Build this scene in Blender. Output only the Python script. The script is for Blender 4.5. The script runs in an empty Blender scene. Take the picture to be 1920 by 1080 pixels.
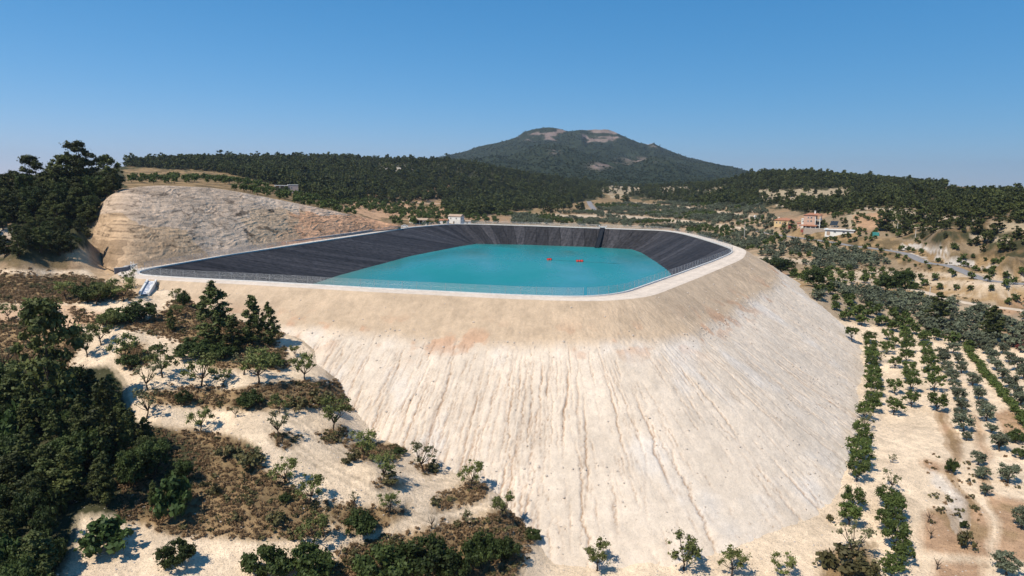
import bpy, math, random
import numpy as np
from mathutils import Vector, Matrix

# ---------------------------------------------------------------- camera, sky, sun, exposure
SC = bpy.context.scene
COL = SC.collection
F = 1280.0                      # focal length in photo pixels (1920 wide)
PITCH = math.atan((540 - 340) / F); ROLL = math.radians(0.7)
cp, sp = math.cos(PITCH), math.sin(PITCH); cr, sr = math.cos(ROLL), math.sin(ROLL)
FW = np.array([0, cp, -sp]); R0 = np.array([1., 0, 0]); U0 = np.array([0, sp, cp])
RT = R0 * cr + U0 * sr; UP = U0 * cr - R0 * sr
cam_d = bpy.data.cameras.new('camera'); cam = bpy.data.objects.new('camera', cam_d); COL.objects.link(cam)
cam_d.sensor_width = 36; cam_d.lens = 36 * F / 1920; cam_d.clip_start = 1; cam_d.clip_end = 40000
M = Matrix(((RT[0], UP[0], -FW[0], 0), (RT[1], UP[1], -FW[1], 0), (RT[2], UP[2], -FW[2], 0), (0, 0, 0, 1)))
cam.matrix_world = M
SC.camera = cam

SUN_EL, SUN_AZ = math.radians(54), math.radians(-130)      # azimuth from +Y towards +X
world = bpy.data.worlds.new('World'); SC.world = world; world.use_nodes = True
wn = world.node_tree; bg = wn.nodes['Background']
sky = wn.nodes.new('ShaderNodeTexSky'); sky.sky_type = 'NISHITA'; sky.sun_disc = False
sky.sun_elevation = SUN_EL; sky.sun_rotation = -SUN_AZ
sky.altitude = 600; sky.air_density = 1.0; sky.dust_density = 0.0; sky.ozone_density = 1.8
# the clear deep blue of this sky: each channel of the Sky Texture graded by a power curve
sepc = wn.nodes.new('ShaderNodeSeparateColor'); comb = wn.nodes.new('ShaderNodeCombineColor'); wn.links.new(sky.outputs[0], sepc.inputs[0])
for ch, (g_, a_) in enumerate(((1.30, .198), (.70, .91), (.60, 1.68))):
    pw = wn.nodes.new('ShaderNodeMath'); pw.operation = 'POWER'; pw.inputs[1].default_value = g_; wn.links.new(sepc.outputs[ch], pw.inputs[0])
    ml = wn.nodes.new('ShaderNodeMath'); ml.operation = 'MULTIPLY'; ml.inputs[1].default_value = a_; wn.links.new(pw.outputs[0], ml.inputs[0]); wn.links.new(ml.outputs[0], comb.inputs[ch])
wn.links.new(comb.outputs[0], bg.inputs[0]); bg.inputs[1].default_value = 0.12
HAZE = 6e-5
sd = bpy.data.lights.new('sun', 'SUN'); sd.energy = 4.8; sd.angle = math.radians(0.5); sd.color = (1, 0.93, 0.81)
sun = bpy.data.objects.new('sun', sd); COL.objects.link(sun)
sv = Vector((math.sin(SUN_AZ) * math.cos(SUN_EL), math.cos(SUN_AZ) * math.cos(SUN_EL), math.sin(SUN_EL)))
sun.rotation_euler = sv.to_track_quat('Z', 'Y').to_euler(); sun.location = (-50, 0, 100)
SC.view_settings.view_transform = 'Standard'; SC.view_settings.look = 'None'
SC.view_settings.gamma = 1; SC.view_settings.exposure = 0.2
SC.render.engine = 'CYCLES'
cy = SC.cycles; cy.max_bounces = 5; cy.diffuse_bounces = 2; cy.glossy_bounces = 2; cy.transparent_max_bounces = 10
cy.transmission_bounces = 2; cy.volume_bounces = 0; cy.caustics_reflective = False; cy.caustics_refractive = False

rnd = random.Random(7); rng = np.random.default_rng(11)

# ---------------------------------------------------------------- projection helpers (photo pixel <-> world; the camera is the origin)
def ray(px, py):
    d = FW + RT * ((px - 960) / F) + UP * ((540 - py) / F)
    return d / math.hypot(d[0], d[1])
def atD(px, py, D):             # point D metres below the camera on that ray
    d = ray(px, py); t = D / -d[2]; return d * t
def atd(px, py, r):             # point at horizontal distance r
    return ray(px, py) * r
def proj(P):
    P = np.asarray(P, float); z = P @ FW
    z = np.where(z < 1, 1, z)
    return 960 + F * (P @ RT) / z, 540 - F * (P @ UP) / z

# ---------------------------------------------------------------- numpy noise
def _h(i, j, s):
    n = (i * 374761393 + j * 668265263 + s * 974634777) & 0xffffffff
    n = ((n ^ (n >> 13)) * 1274126177) & 0xffffffff
    return ((n ^ (n >> 16)) & 0xffff) / 65535.0
def vn(x, y, s=0):
    x = np.asarray(x, float); y = np.asarray(y, float)
    i = np.floor(x).astype(np.int64); j = np.floor(y).astype(np.int64)
    u = x - i; v = y - j; u = u * u * (3 - 2 * u); v = v * v * (3 - 2 * v)
    a = _h(i, j, s); b = _h(i + 1, j, s); c = _h(i, j + 1, s); d = _h(i + 1, j + 1, s)
    return (a * (1 - u) + b * u) * (1 - v) + (c * (1 - u) + d * u) * v
def fbm(x, y, s=0, o=4):
    r = 0; a = .5; t = 0
    for k in range(o):
        r = r + a * vn(x * 2 ** k + 17.3 * k, y * 2 ** k - 9.1 * k, s + k); t += a; a *= .5
    return r / t
def smooth(a, b, x):
    t = np.clip((x - a) / (b - a), 0, 1); return t * t * (3 - 2 * t)
def inpoly(px, py, poly):
    c = np.zeros(np.shape(px), bool); n = len(poly)
    for i in range(n):
        x1, y1 = poly[i]; x2, y2 = poly[(i + 1) % n]
        if y1 == y2: continue
        m = ((y1 > py) != (y2 > py)) & (px < (x2 - x1) * (py - y1) / (y2 - y1) + x1)
        c ^= m
    return c
def segdist(x, y, pts, closed=True):
    d = np.full(np.shape(x), 1e9); n = len(pts)
    for i in range(n if closed else n - 1):
        a = pts[i]; b = pts[(i + 1) % n]; ex, ey = b[0] - a[0], b[1] - a[1]
        l = ex * ex + ey * ey + 1e-9
        t = np.clip(((x - a[0]) * ex + (y - a[1]) * ey) / l, 0, 1)
        d = np.minimum(d, np.hypot(x - a[0] - t * ex, y - a[1] - t * ey))
    return d

# ---------------------------------------------------------------- mesh and object helpers
def link(o, parent=None):
    COL.objects.link(o)
    if parent is not None: o.parent = parent
    return o
def npmesh(name, V, Fq, mats=(), mi=None, smooth_=False, attrs=None):
    V = np.asarray(V, np.float32); Fq = np.asarray(Fq, np.int32); k = Fq.shape[1]
    me = bpy.data.meshes.new(name)
    me.vertices.add(len(V)); me.vertices.foreach_set('co', V.ravel())
    me.loops.add(Fq.size); me.loops.foreach_set('vertex_index', Fq.ravel())
    me.polygons.add(len(Fq)); me.polygons.foreach_set('loop_start', np.arange(0, Fq.size, k, dtype=np.int32))
    for m in mats: me.materials.append(m)
    if mi is not None: me.polygons.foreach_set('material_index', np.asarray(mi, np.int32))
    me.polygons.foreach_set('use_smooth', np.full(len(Fq), smooth_))
    me.update(calc_edges=True)
    for n, a in (attrs or {}).items():
        a = np.asarray(a, np.float32)
        if a.ndim == 2:
            at = me.attributes.new(n, 'FLOAT_COLOR', 'POINT')
            at.data.foreach_set('color', np.c_[a, np.ones(len(a), np.float32)].ravel().astype(np.float32))
        else:
            at = me.attributes.new(n, 'FLOAT', 'POINT'); at.data.foreach_set('value', a.ravel())
    return me
def gridfaces(nr, nc, wrap=False):
    c = nc if wrap else nc - 1
    i, j = np.meshgrid(np.arange(nr - 1), np.arange(c), indexing='ij'); k = (j + 1) % nc
    return np.stack([i * nc + j, i * nc + k, (i + 1) * nc + k, (i + 1) * nc + j], -1).reshape(-1, 4)

class MB:
    """collects boxes, tubes and polygons into one mesh"""
    def __init__(s): s.v = []; s.f = []; s.m = []
    def poly(s, pts, m=0):
        b = len(s.v); s.v += [tuple(p) for p in pts]; s.f.append(tuple(range(b, b + len(pts)))); s.m.append(m); return s
    def box(s, c, d, rz=0, m=0):
        cx, cy_, cz = c; a, b, h = d[0] / 2, d[1] / 2, d[2] / 2; ca, sa = math.cos(rz), math.sin(rz); k = len(s.v)
        for z in (-h, h):
            for x, y in ((-a, -b), (a, -b), (a, b), (-a, b)):
                s.v.append((cx + x * ca - y * sa, cy_ + x * sa + y * ca, cz + z))
        for f in ((0, 3, 2, 1), (4, 5, 6, 7), (0, 1, 5, 4), (1, 2, 6, 5), (2, 3, 7, 6), (3, 0, 4, 7)):
            s.f.append(tuple(k + i for i in f)); s.m.append(m)
        return s
    def tube(s, pts, rad, n=6, m=0, cap=True):
        P = [Vector(p) for p in pts]; rr = rad if hasattr(rad, '__len__') else [rad] * len(P); k = len(s.v)
        for i, p in enumerate(P):
            t = (P[min(i + 1, len(P) - 1)] - P[max(i - 1, 0)]).normalized()
            a = t.orthogonal().normalized(); b = t.cross(a)
            if i and abs(t.z) < .99: a = Vector((0, 0, 1)).cross(t).normalized(); b = t.cross(a)
            for q in range(n):
                w = 2 * math.pi * q / n; v = p + (a * math.cos(w) + b * math.sin(w)) * rr[i]; s.v.append(tuple(v))
        for i in range(len(P) - 1):
            for q in range(n):
                s.f.append((k + i * n + q, k + i * n + (q + 1) % n, k + (i + 1) * n + (q + 1) % n, k + (i + 1) * n + q)); s.m.append(m)
        if cap:
            s.f.append(tuple(k + q for q in range(n))[::-1]); s.m.append(m)
            s.f.append(tuple(k + (len(P) - 1) * n + q for q in range(n))); s.m.append(m)
        return s
    def mesh(s, name, mats, smooth_=False):
        me = bpy.data.meshes.new(name); me.from_pydata(s.v, [], s.f)
        for m in (mats if isinstance(mats, (list, tuple)) else [mats]): me.materials.append(m)
        me.polygons.foreach_set('material_index', s.m)
        if smooth_: me.polygons.foreach_set('use_smooth', [True] * len(s.f))
        me.update(); return me
    def build(s, name, mats, parent=None, smooth_=False):
        return link(bpy.data.objects.new(name, s.mesh(name, mats, smooth_)), parent)
def tag(o, label=None, cat=None, group=None, kind=None):
    if label: o['label'] = label
    if cat: o['category'] = cat
    if group: o['group'] = group
    if kind: o['kind'] = kind
    return o
def empty(name, loc, rz=0):
    o = bpy.data.objects.new(name, None); o.location = loc; o.rotation_euler = (0, 0, rz); o.empty_display_size = 1
    return link(o)

# ---------------------------------------------------------------- materials
def nmat(name):
    m = bpy.data.materials.new(name); m.use_nodes = True; nt = m.node_tree; b = nt.nodes['Principled BSDF']
    b.inputs['Specular IOR Level'].default_value = .2
    return m, nt, b
def N(nt, t, **kw):
    n = nt.nodes.new(t)
    for k, v in kw.items():
        if k in n.inputs: n.inputs[k].default_value = v
        else: setattr(n, k, v)
    return n
def plain(name, col, rough=.8, var=.15, scale=3, metal=0, bump=0.0, spec=.2):
    m, nt, b = nmat(name); b.inputs['Roughness'].default_value = rough; b.inputs['Metallic'].default_value = metal
    b.inputs['Specular IOR Level'].default_value = spec
    tc = N(nt, 'ShaderNodeTexCoord'); no = N(nt, 'ShaderNodeTexNoise', Scale=scale, Detail=4.0)
    nt.links.new(tc.outputs['Object'], no.inputs['Vector'])
    r = N(nt, 'ShaderNodeValToRGB'); e = r.color_ramp.elements
    e[0].position = .3; e[1].position = .7
    e[0].color = (*[c * (1 - var) for c in col], 1); e[1].color = (*[min(1, c * (1 + var)) for c in col], 1)
    nt.links.new(no.outputs['Fac'], r.inputs[0]); nt.links.new(r.outputs[0], b.inputs['Base Color'])
    if bump:
        bm = N(nt, 'ShaderNodeBump', Strength=bump, Distance=.05)
        nt.links.new(no.outputs['Fac'], bm.inputs['Height']); nt.links.new(bm.outputs[0], b.inputs['Normal'])
    return m
def foliage(name, c1, c2, trans=.25, objvar=.25, nscale=.9):
    m, nt, b = nmat(name); b.inputs['Roughness'].default_value = .6
    tc = N(nt, 'ShaderNodeTexCoord'); no = N(nt, 'ShaderNodeTexNoise', Scale=nscale, Detail=3.0)
    nt.links.new(tc.outputs['Object'], no.inputs['Vector'])
    oi = N(nt, 'ShaderNodeObjectInfo')
    r = N(nt, 'ShaderNodeValToRGB'); e = r.color_ramp.elements; e[0].position = .35; e[1].position = .65
    e[0].color = (*c1, 1); e[1].color = (*c2, 1); nt.links.new(no.outputs['Fac'], r.inputs[0])
    mr = N(nt, 'ShaderNodeMapRange'); mr.inputs['To Min'].default_value = 1 - objvar; mr.inputs['To Max'].default_value = 1 + objvar
    nt.links.new(oi.outputs['Random'], mr.inputs['Value'])
    hs = N(nt, 'ShaderNodeHueSaturation'); nt.links.new(r.outputs[0], hs.inputs['Color']); nt.links.new(mr.outputs[0], hs.inputs['Value'])
    nt.links.new(hs.outputs[0], b.inputs['Base Color'])
    tr = N(nt, 'ShaderNodeBsdfTranslucent'); nt.links.new(hs.outputs[0], tr.inputs['Color'])
    mx = N(nt, 'ShaderNodeMixShader'); mx.inputs[0].default_value = trans
    nt.links.new(b.outputs[0], mx.inputs[1]); nt.links.new(tr.outputs[0], mx.inputs[2])
    nt.links.new(mx.outputs[0], nt.nodes['Material Output'].inputs['Surface'])
    return m
def earth(name, attr='col', fine=1.6, bump=.5, contrast=.22, dist=.25, speck=.12):
    """painted by the class colour of each vertex, broken up by clods, pebbles and speckle"""
    m, nt, b = nmat(name); b.inputs['Roughness'].default_value = .95; b.inputs['Specular IOR Level'].default_value = .05
    L = nt.links.new
    a = N(nt, 'ShaderNodeAttribute', attribute_name=attr); tc = N(nt, 'ShaderNodeTexCoord')
    n1 = N(nt, 'ShaderNodeTexNoise', Scale=fine, Detail=6.0, Roughness=.65); L(tc.outputs['Object'], n1.inputs['Vector'])
    n2 = N(nt, 'ShaderNodeTexNoise', Scale=.09, Detail=5.0, Roughness=.6); L(tc.outputs['Object'], n2.inputs['Vector'])
    n3 = N(nt, 'ShaderNodeTexNoise', Scale=fine * 3.7, Detail=4.0, Roughness=.7); L(tc.outputs['Object'], n3.inputs['Vector'])
    a0 = N(nt, 'ShaderNodeMath', operation='MULTIPLY_ADD'); L(n3.outputs['Fac'], a0.inputs[0]); a0.inputs[1].default_value = .5; L(n1.outputs['Fac'], a0.inputs[2])
    ad = N(nt, 'ShaderNodeMath', operation='MULTIPLY_ADD'); L(a0.outputs[0], ad.inputs[0]); ad.inputs[1].default_value = .8; L(n2.outputs['Fac'], ad.inputs[2])
    mr = N(nt, 'ShaderNodeMapRange'); L(ad.outputs[0], mr.inputs['Value'])
    mr.inputs['From Min'].default_value = .75; mr.inputs['From Max'].default_value = 1.45
    mr.inputs['To Min'].default_value = 1 - contrast; mr.inputs['To Max'].default_value = 1 + contrast
    vm = N(nt, 'ShaderNodeVectorMath', operation='SCALE'); L(a.outputs['Color'], vm.inputs[0]); L(mr.outputs[0], vm.inputs['Scale'])
    sp1 = N(nt, 'ShaderNodeMapRange'); L(n3.outputs['Fac'], sp1.inputs['Value']); sp1.inputs['From Min'].default_value = .36; sp1.inputs['From Max'].default_value = .46; sp1.inputs['To Min'].default_value = 1 - speck * 2.2; sp1.inputs['To Max'].default_value = 1
    n5 = N(nt, 'ShaderNodeTexNoise', Scale=.45, Detail=6.0, Roughness=.7); L(tc.outputs['Object'], n5.inputs['Vector'])
    sp2 = N(nt, 'ShaderNodeMapRange'); L(n5.outputs['Fac'], sp2.inputs['Value']); sp2.inputs['From Min'].default_value = .35; sp2.inputs['From Max'].default_value = .62; sp2.inputs['To Min'].default_value = 1 - speck; sp2.inputs['To Max'].default_value = 1 + speck * .5
    vm2 = N(nt, 'ShaderNodeVectorMath', operation='SCALE'); L(vm.outputs[0], vm2.inputs[0]); L(sp1.outputs[0], vm2.inputs['Scale'])
    vm3 = N(nt, 'ShaderNodeVectorMath', operation='SCALE'); L(vm2.outputs[0], vm3.inputs[0]); L(sp2.outputs[0], vm3.inputs['Scale'])
    L(vm3.outputs[0], b.inputs['Base Color'])
    bm = N(nt, 'ShaderNodeBump', Strength=bump, Distance=dist); L(a0.outputs[0], bm.inputs['Height']); L(bm.outputs[0], b.inputs['Normal'])
    return m

# base colours of the ground classes
PALE = np.array([.730, .565, .400]); PALE2 = np.array([.56, .44, .33]); ORANGE = np.array([.44, .27, .16]); DRY = np.array([.285, .19, .10])
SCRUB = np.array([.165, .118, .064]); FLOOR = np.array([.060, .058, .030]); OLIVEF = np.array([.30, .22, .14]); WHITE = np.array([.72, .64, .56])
TAN = np.array([.42, .32, .22]); GREENF = np.array([.085, .11, .035]); RED = np.array([.20, .05, .045])

# ---------------------------------------------------------------- reservoir plan, from the rim seen in the photograph
RD = 27.0                        # the rim lies 27 m below the camera
WD = 37.0                        # the water 10 m lower
def xy(L, D): return [tuple(atD(x, y, D)[:2]) for x, y in L]
rim_px = [(262, 516), (322, 520.2), (390, 524), (493, 529), (700, 541), (962, 554), (1060, 557), (1105, 556.8), (1140, 553.8), (1170, 549.5), (1271, 514),
          (1340, 488.5), (1366, 477.5), (1373, 472.5), (1371, 467), (1350, 459), (1310, 446.5), (1280, 438.5), (1262, 435), (1238, 432), (1131, 428.2), (1000, 423.6), (895, 420.6), (862, 420.3), (835, 421.3), (769, 427), (700, 438),
          (500, 468), (433, 478), (317, 498), (266, 507), (258, 511)]
RIM = xy(rim_px, RD)
water_px = [(893, 457), (960, 458.5), (1117, 463.5), (1180, 467.5), (1200, 473), (1225, 488), (1250, 505)]
wat_far = xy(water_px, WD)
def resample(P, step, closed=True):
    P = np.array(P); Q = np.vstack([P, P[:1]]) if closed else P
    s = np.r_[0, np.cumsum(np.hypot(*np.diff(Q, axis=0).T))]
    n = max(3, int(round(s[-1] / step))); t = np.linspace(0, s[-1], n, endpoint=not closed)
    return np.c_[np.interp(t, s, Q[:, 0]), np.interp(t, s, Q[:, 1])]
def smoothc(P, k, it=1):
    for _ in range(it):
        P = sum(np.roll(P, i, 0) for i in range(-k, k + 1)) / (2 * k + 1)
    return P
def normals(P):
    t = np.roll(P, -1, 0) - np.roll(P, 1, 0); t /= np.hypot(t[:, 0], t[:, 1])[:, None] + 1e-9
    return np.c_[t[:, 1], -t[:, 0]]       # outward for a counter-clockwise loop
RIMF = smoothc(resample(RIM, 1.0), 3, 2)
if 0.5 * np.sum(RIMF[:, 0] * np.roll(RIMF[:, 1], -1) - RIMF[:, 1] * np.roll(RIMF[:, 0], -1)) < 0: RIMF = RIMF[::-1].copy()
NR = smoothc(normals(RIMF), 5, 2); NR /= np.hypot(NR[:, 0], NR[:, 1])[:, None]
# crest width round the loop (narrower road on the near side, wider by the bend)
def crest_w(P):
    px, py = proj(np.c_[P, np.full(len(P), -RD)])
    w = np.full(len(P), 5.5)
    w = np.where((P[:, 1] < 260) & (px > 1120), 7.5, w)
    w = np.where((P[:, 1] < 205) & (px <= 1120), 5.2, w)
    return w
CW = smoothc(crest_w(RIMF)[:, None], 8, 2)[:, 0]
OUT = RIMF + NR * CW[:, None]
OUTC = resample(OUT, 6.0)
RIMC = resample(RIMF, 6.0)
SLOPE = 1 / 1.72
def emb_z(x, y):
    ins = inpoly(x, y, OUTC); d = segdist(x, y, OUTC)
    return np.where(ins, -RD, -RD - d * SLOPE)

# ---------------------------------------------------------------- cut hillside behind the reservoir (base and top lines)
scx = np.array([160, 175, 190, 215, 250, 300, 340, 400, 450, 500, 550, 600, 650, 700, 740, 757], float)
sct = np.array([455, 410, 377, 360, 351, 347.5, 349, 352, 360, 370, 380, 390, 401, 411.5, 421, 425])
scb = np.array([473, 482, 490, 500, 499, 492, 486, 476, 469, 461, 453, 446, 438.5, 431.5, 428.5, 427])
def scar_pts(u):                 # base and top point of column px=u
    yt = np.interp(u, scx, sct); yb = np.interp(u, scx, scb)
    B = atD(u, yb, 26.2); d = ray(u, yt); k = -d[2]; rb = math.hypot(B[0], B[1])
    SF = 2.3; rt = (rb + SF * 26.2) / (1 + SF * k)
    return B, d * rt

# ---------------------------------------------------------------- terrain: control points, read as (photo x, photo y, depth below camera) or distance
CPD = [(-300, 1075, 50), (0, 1075, 50.5), (300, 1070, 51.5), (600, 1075, 54.3), (900, 1070, 57), (1200, 1075, 59.5), (1500, 1075, 59.5), (1900, 1075, 59), (2300, 1075, 58),
       (0, 900, 47), (0, 750, 41.5), (100, 800, 43), (-300, 850, 45), (200, 950, 47.5), (250, 1010, 50), (430, 1015, 51), (640, 1010, 52),
       (300, 840, 44.5), (380, 815, 43.6), (390, 1000, 50.6), (450, 860, 44.9), (560, 985, 50.5), (560, 930, 48.3), (500, 830, 43.4), (620, 940, 49), (700, 990, 52),
       (700, 890, 47), (800, 955, 51.5), (930, 955, 52.8), (450, 785, 41.6), (300, 775, 40.8), (560, 800, 43),
       (280, 758, 40.2), (450, 765, 41.0),  (280, 722, 37.9), (450, 725, 38.6), 
       (300, 695, 37.0), (450, 705, 38.0), (600, 700, 39.4), (300, 640, 35.0), (420, 675, 37), (520, 665, 37.2), (330, 592, 32.0), (420, 590, 33.4), (500, 600, 35),
       (240, 625, 33.6), (190, 605, 32.5), (100, 600, 32.4), (0, 605, 33), (-300, 600, 32), (60, 680, 38), (150, 680, 37.5), (200, 720, 39),
       (200, 565, 30.3), (300, 565, 30.3), (330, 548, 28.6), (100, 560, 30.4), (100, 515, 27.6), (200, 530, 28.0), (260, 545, 28.6), (0, 505, 27.3), (-300, 490, 26),
       (150, 482, 26), (60, 486, 26), (0, 480, 25.5),
       (1660, 660, 51.7), (1660, 800, 54.8), (1700, 1000, 58), (1900, 1000, 57), (1900, 800, 54), (1750, 800, 54.5), (2300, 850, 55),
       (1700, 700, 52.2), (1900, 680, 51),  (1800, 620, 49), (1920, 600, 47.5), (2300, 640, 49), (1720, 550, 44.5), (1900, 545, 40.4), (1500, 515, 42.5),
       (1640, 510, 40), (1800, 522, 40), (1925, 537, 39.6), (2300, 570, 38.5), (1450, 480, 41), (1560, 470, 37), (1650, 470, 34.5), (1720, 487, 35.5), (1780, 505, 37.2), (1420, 450, 39.5), (1480, 445, 33.5), (1480, 430, 30), (1530, 431, 28.8), (1590, 440, 29.5), (1650, 450, 30.5), (1720, 470, 33), (1830, 492, 34.6), (1850, 519, 38.6)]
CPR = [(780, 419, 480), (850, 418, 530), (1000, 417, 610), (1200, 428, 610), (1330, 438, 560), (1000, 396, 760), (1200, 402, 790), (1350, 402, 720), (700, 402, 520), (900, 400, 680),
       (700, 375, 720), (900, 385, 820), (1100, 381, 950), (1300, 377, 1050), (1100, 360, 1200), (1250, 350, 1500), (600, 374, 560), (540, 357, 520), (420, 344, 480), (300, 338, 480),
       (250, 322, 760), (250, 312, 900), (350, 305, 1000), (450, 305, 1020), (450, 335, 700), (560, 300, 1050), (560, 335, 740), (640, 301, 1100), (700, 302, 1130), (700, 345, 840), (760, 303, 1080), (850, 308, 1100), (850, 345, 950),
       (930, 318, 1200), (1000, 330, 1300), (1100, 345, 1500), (1250, 341, 2000),
       (1400, 332, 1150), (1450, 328, 1050), (1500, 331, 1000), (1560, 337, 960), (1650, 345, 900), (1720, 351, 860), (1780, 354, 820), (1850, 360, 780), (1920, 366, 740), (2300, 385, 700),
       (1400, 372, 850), (1400, 350, 1000), (1500, 395, 620), (1550, 370, 760), (1650, 402, 500), (1650, 370, 680), (1750, 430, 400), (1750, 390, 560), (1900, 470, 345), (1900, 420, 400), (1900, 380, 560), (2300, 500, 300), (2300, 420, 480),
       (150, 410, 252), (130, 352, 300), (50, 365, 305), (225, 362, 300), (-100, 360, 320), (30, 430, 246), (-300, 410, 290), (0, 338, 600), (-300, 335, 700), (60, 334, 1000), (-300, 333, 1100), (60, 331, 1700), (-300, 328, 1700), (150, 330, 700), (1850, 362, 1100), (1850, 365, 1600), (2300, 372, 1200), (1600, 352, 1400), (1600, 356, 1800)]
CPW = [(20, 220, 56), (60, 230, 55), (-50, 190, 52), (-20, 300, 50), (40, 420, 46), (100, 330, 46), (95, 260, 49), (20, 500, 40), (20, 180, 60), (60, 190, 60),
       (0, 60, 59), (-60, 50, 53), (60, 50, 59), (0, 20, 58), (0, -60, 57), (-200, 0, 50), (200, 0, 57), (-500, -100, 50), (500, -100, 55), (0, -800, 60)]
cp_ = [atD(x, y, D) for x, y, D in CPD] + [atd(x, y, r) for x, y, r in CPR] + [np.array([x, y, -D]) for x, y, D in CPW]
for u in (190, 215, 260, 300, 350, 400, 450, 500, 560, 620, 680, 730):
    B, T = scar_pts(u)
    for f in (.0, .35, .7): cp_.append(B * (1 - f) + T * f + np.array([0, 0, -2.2 - 1.5 * math.sin(f * 3)]))
    cp_.append(T + np.array([0, 0, -.5]))
    for e, dz in ((14, -1.0), (50, -2.6)):
        q = T * (1 + e / np.hypot(T[0], T[1])); q[2] = T[2] + dz if u < 480 else T[2] * (1 + e / np.hypot(T[0], T[1])) - .6; cp_.append(q)
def emb_hit(px, py):
    d = ray(px, py); r = np.linspace(60, 300, 1600); P = d[None] * r[:, None]; q = P[:, 2] < emb_z(P[:, 0], P[:, 1]); k = int(np.argmax(q)); return P[k]
for fx, fy in ((345, 556), (540, 628), (600, 690), (660, 765), (705, 830), (800, 868), (905, 905), (960, 960), (1005, 1015), (1030, 1062), (1130, 1078), (1250, 1056), (1370, 1030), (1480, 990), (1560, 940), (1597, 880), (1616, 790), (1624, 700), (1606, 630), (1560, 588), (1500, 540)):
    cp_.append(emb_hit(fx, fy))
for fx, fy, dz in ((600, 620, -2.5), (720, 730, -3), (850, 820, -3.5), (1000, 900, -4), (1100, 980, -3), (1300, 950, -3), (1450, 880, -3), (1540, 780, -3), (1560, 680, -3)):
    cp_.append(emb_hit(fx, fy) + np.array([0, 0, dz]))
for r, D in ((1900, 22), (2600, 22), (4500, 50), (12000, 160), (30000, 420)):
    for a in range(-180, 180, 20 if r > 2000 else 15):
        if r < 2000 and abs(a) > 45: continue
        q = math.radians(a); cp_.append(np.array([math.sin(q) * r, math.cos(q) * r, -D]))
for r, D in ((300, 50), (900, 45)):
    for a in list(range(70, 300, 30)): q = math.radians(a); cp_.append(np.array([math.sin(q) * r, math.cos(q) * r, -D]))
CP = np.array(cp_)
def AL(x, y):
    return np.arctan2(x, y), np.log(np.maximum(np.hypot(x, y), 8))
ca_, cl_ = AL(CP[:, 0], CP[:, 1]); AS = 2.0
# heights are interpolated as slopes of sight (z/r) so that ridges stay where they are seen
c2 = .02 ** 2
def kern(a, b, A, L): return np.sqrt(((a[:, None] - A[None]) * AS) ** 2 + (b[:, None] - L[None]) ** 2 + c2)
cr_ = np.hypot(CP[:, 0], CP[:, 1])
KM = kern(ca_, cl_, ca_, cl_) - 2e-3 * np.eye(len(CP)); tgt = CP[:, 2] / cr_
WGT = np.linalg.solve(np.block([[KM, np.ones((len(CP), 1))], [np.ones((1, len(CP))), np.zeros((1, 1))]]), np.r_[tgt, 0])
NA, NL = 1000, 760
Afine = np.radians(np.linspace(-50, 50, NA)); Acoarse = np.radians(np.arange(52, 309, 3.0))
Agrid = np.r_[Afine, Acoarse]; Lgrid = np.r_[math.log(10), math.log(25), np.linspace(math.log(40), math.log(7000), NL), math.log(9000)]
# coarse evaluation then bilinear
ac = np.radians(np.r_[np.linspace(-52, 52, 210), np.arange(56, 309, 6)]); lc = np.linspace(math.log(9), math.log(9100), 220)
AA, LL = np.meshgrid(ac, lc); aw = np.where(AA > math.pi, AA - 2 * math.pi, AA)
zc = np.zeros(AA.size); q1, q2 = aw.ravel(), LL.ravel()
for i in range(0, AA.size, 8000):
    zc[i:i + 8000] = kern(q1[i:i + 8000], q2[i:i + 8000], ca_, cl_) @ WGT[:-1] + WGT[-1]
zc = zc.reshape(AA.shape)
def bil(T, a, l, ga, gl):
    fa = np.interp(a, ga, np.arange(len(ga))); fl = np.interp(l, gl, np.arange(len(gl)))
    i = np.minimum(fl.astype(int), len(gl) - 2); j = np.minimum(fa.astype(int), len(ga) - 2); u = fl - i; v = fa - j
    return (T[i, j] * (1 - v) + T[i, j + 1] * v) * (1 - u) + (T[i + 1, j] * (1 - v) + T[i + 1, j + 1] * v) * u
GA, GL = np.meshgrid(Agrid, Lgrid)
GR = np.exp(GL); GX = np.sin(GA) * GR; GY = np.cos(GA) * GR
GZ = bil(zc, GA, GL, ac, lc) * GR
far = smooth(60, 400, GR)
GZ += (fbm(GX / 14, GY / 14, 3, 4) - .5) * (0.8 + 1.2 * smooth(300, 800, GR)) + (fbm(GX / 3.1, GY / 3.1, 5, 3) - .5) * .28
GZ += (fbm(GX / 90, GY / 90, 8, 3) - .5) * 9 * smooth(350, 1100, GR)
# the terrain stays under the reservoir and just under its dam
insO = inpoly(GX, GY, OUTC); dO = segdist(GX, GY, OUTC)
GZ = np.where(insO, np.minimum(GZ, -RD - 1.2 - dO * 1.2), GZ)
near_left = (dO < 14) & ~insO & (GX < 0) & (GY < 330)
GZ = np.where(near_left, np.minimum(GZ, -RD - .35 + dO * .28), GZ)
def H(x, y):
    a, l = AL(np.asarray(x, float), np.asarray(y, float)); a = np.where(a < Agrid[0], a + 2 * math.pi, a)
    return bil(GZ, a, l, Agrid, Lgrid)
def G(x, y): return np.maximum(H(x, y), emb_z(np.asarray(x, float), np.asarray(y, float)))
def ground(px, py, fn=None, rmin=45, rmax=3000):
    d = ray(px, py); r = np.exp(np.linspace(math.log(rmin), math.log(rmax), 1400))
    P = d[None] * r[:, None]; s = P[:, 2] - (fn or G)(P[:, 0], P[:, 1]); k = np.argmax(s < 0)
    if s[k] >= 0: k = len(r) - 1
    if k > 0:
        t = s[k - 1] / (s[k - 1] - s[k] + 1e-9); rr = r[k - 1] + (r[k] - r[k - 1]) * min(max(t, 0), 1)
    else: rr = r[0]
    return d * rr

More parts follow.
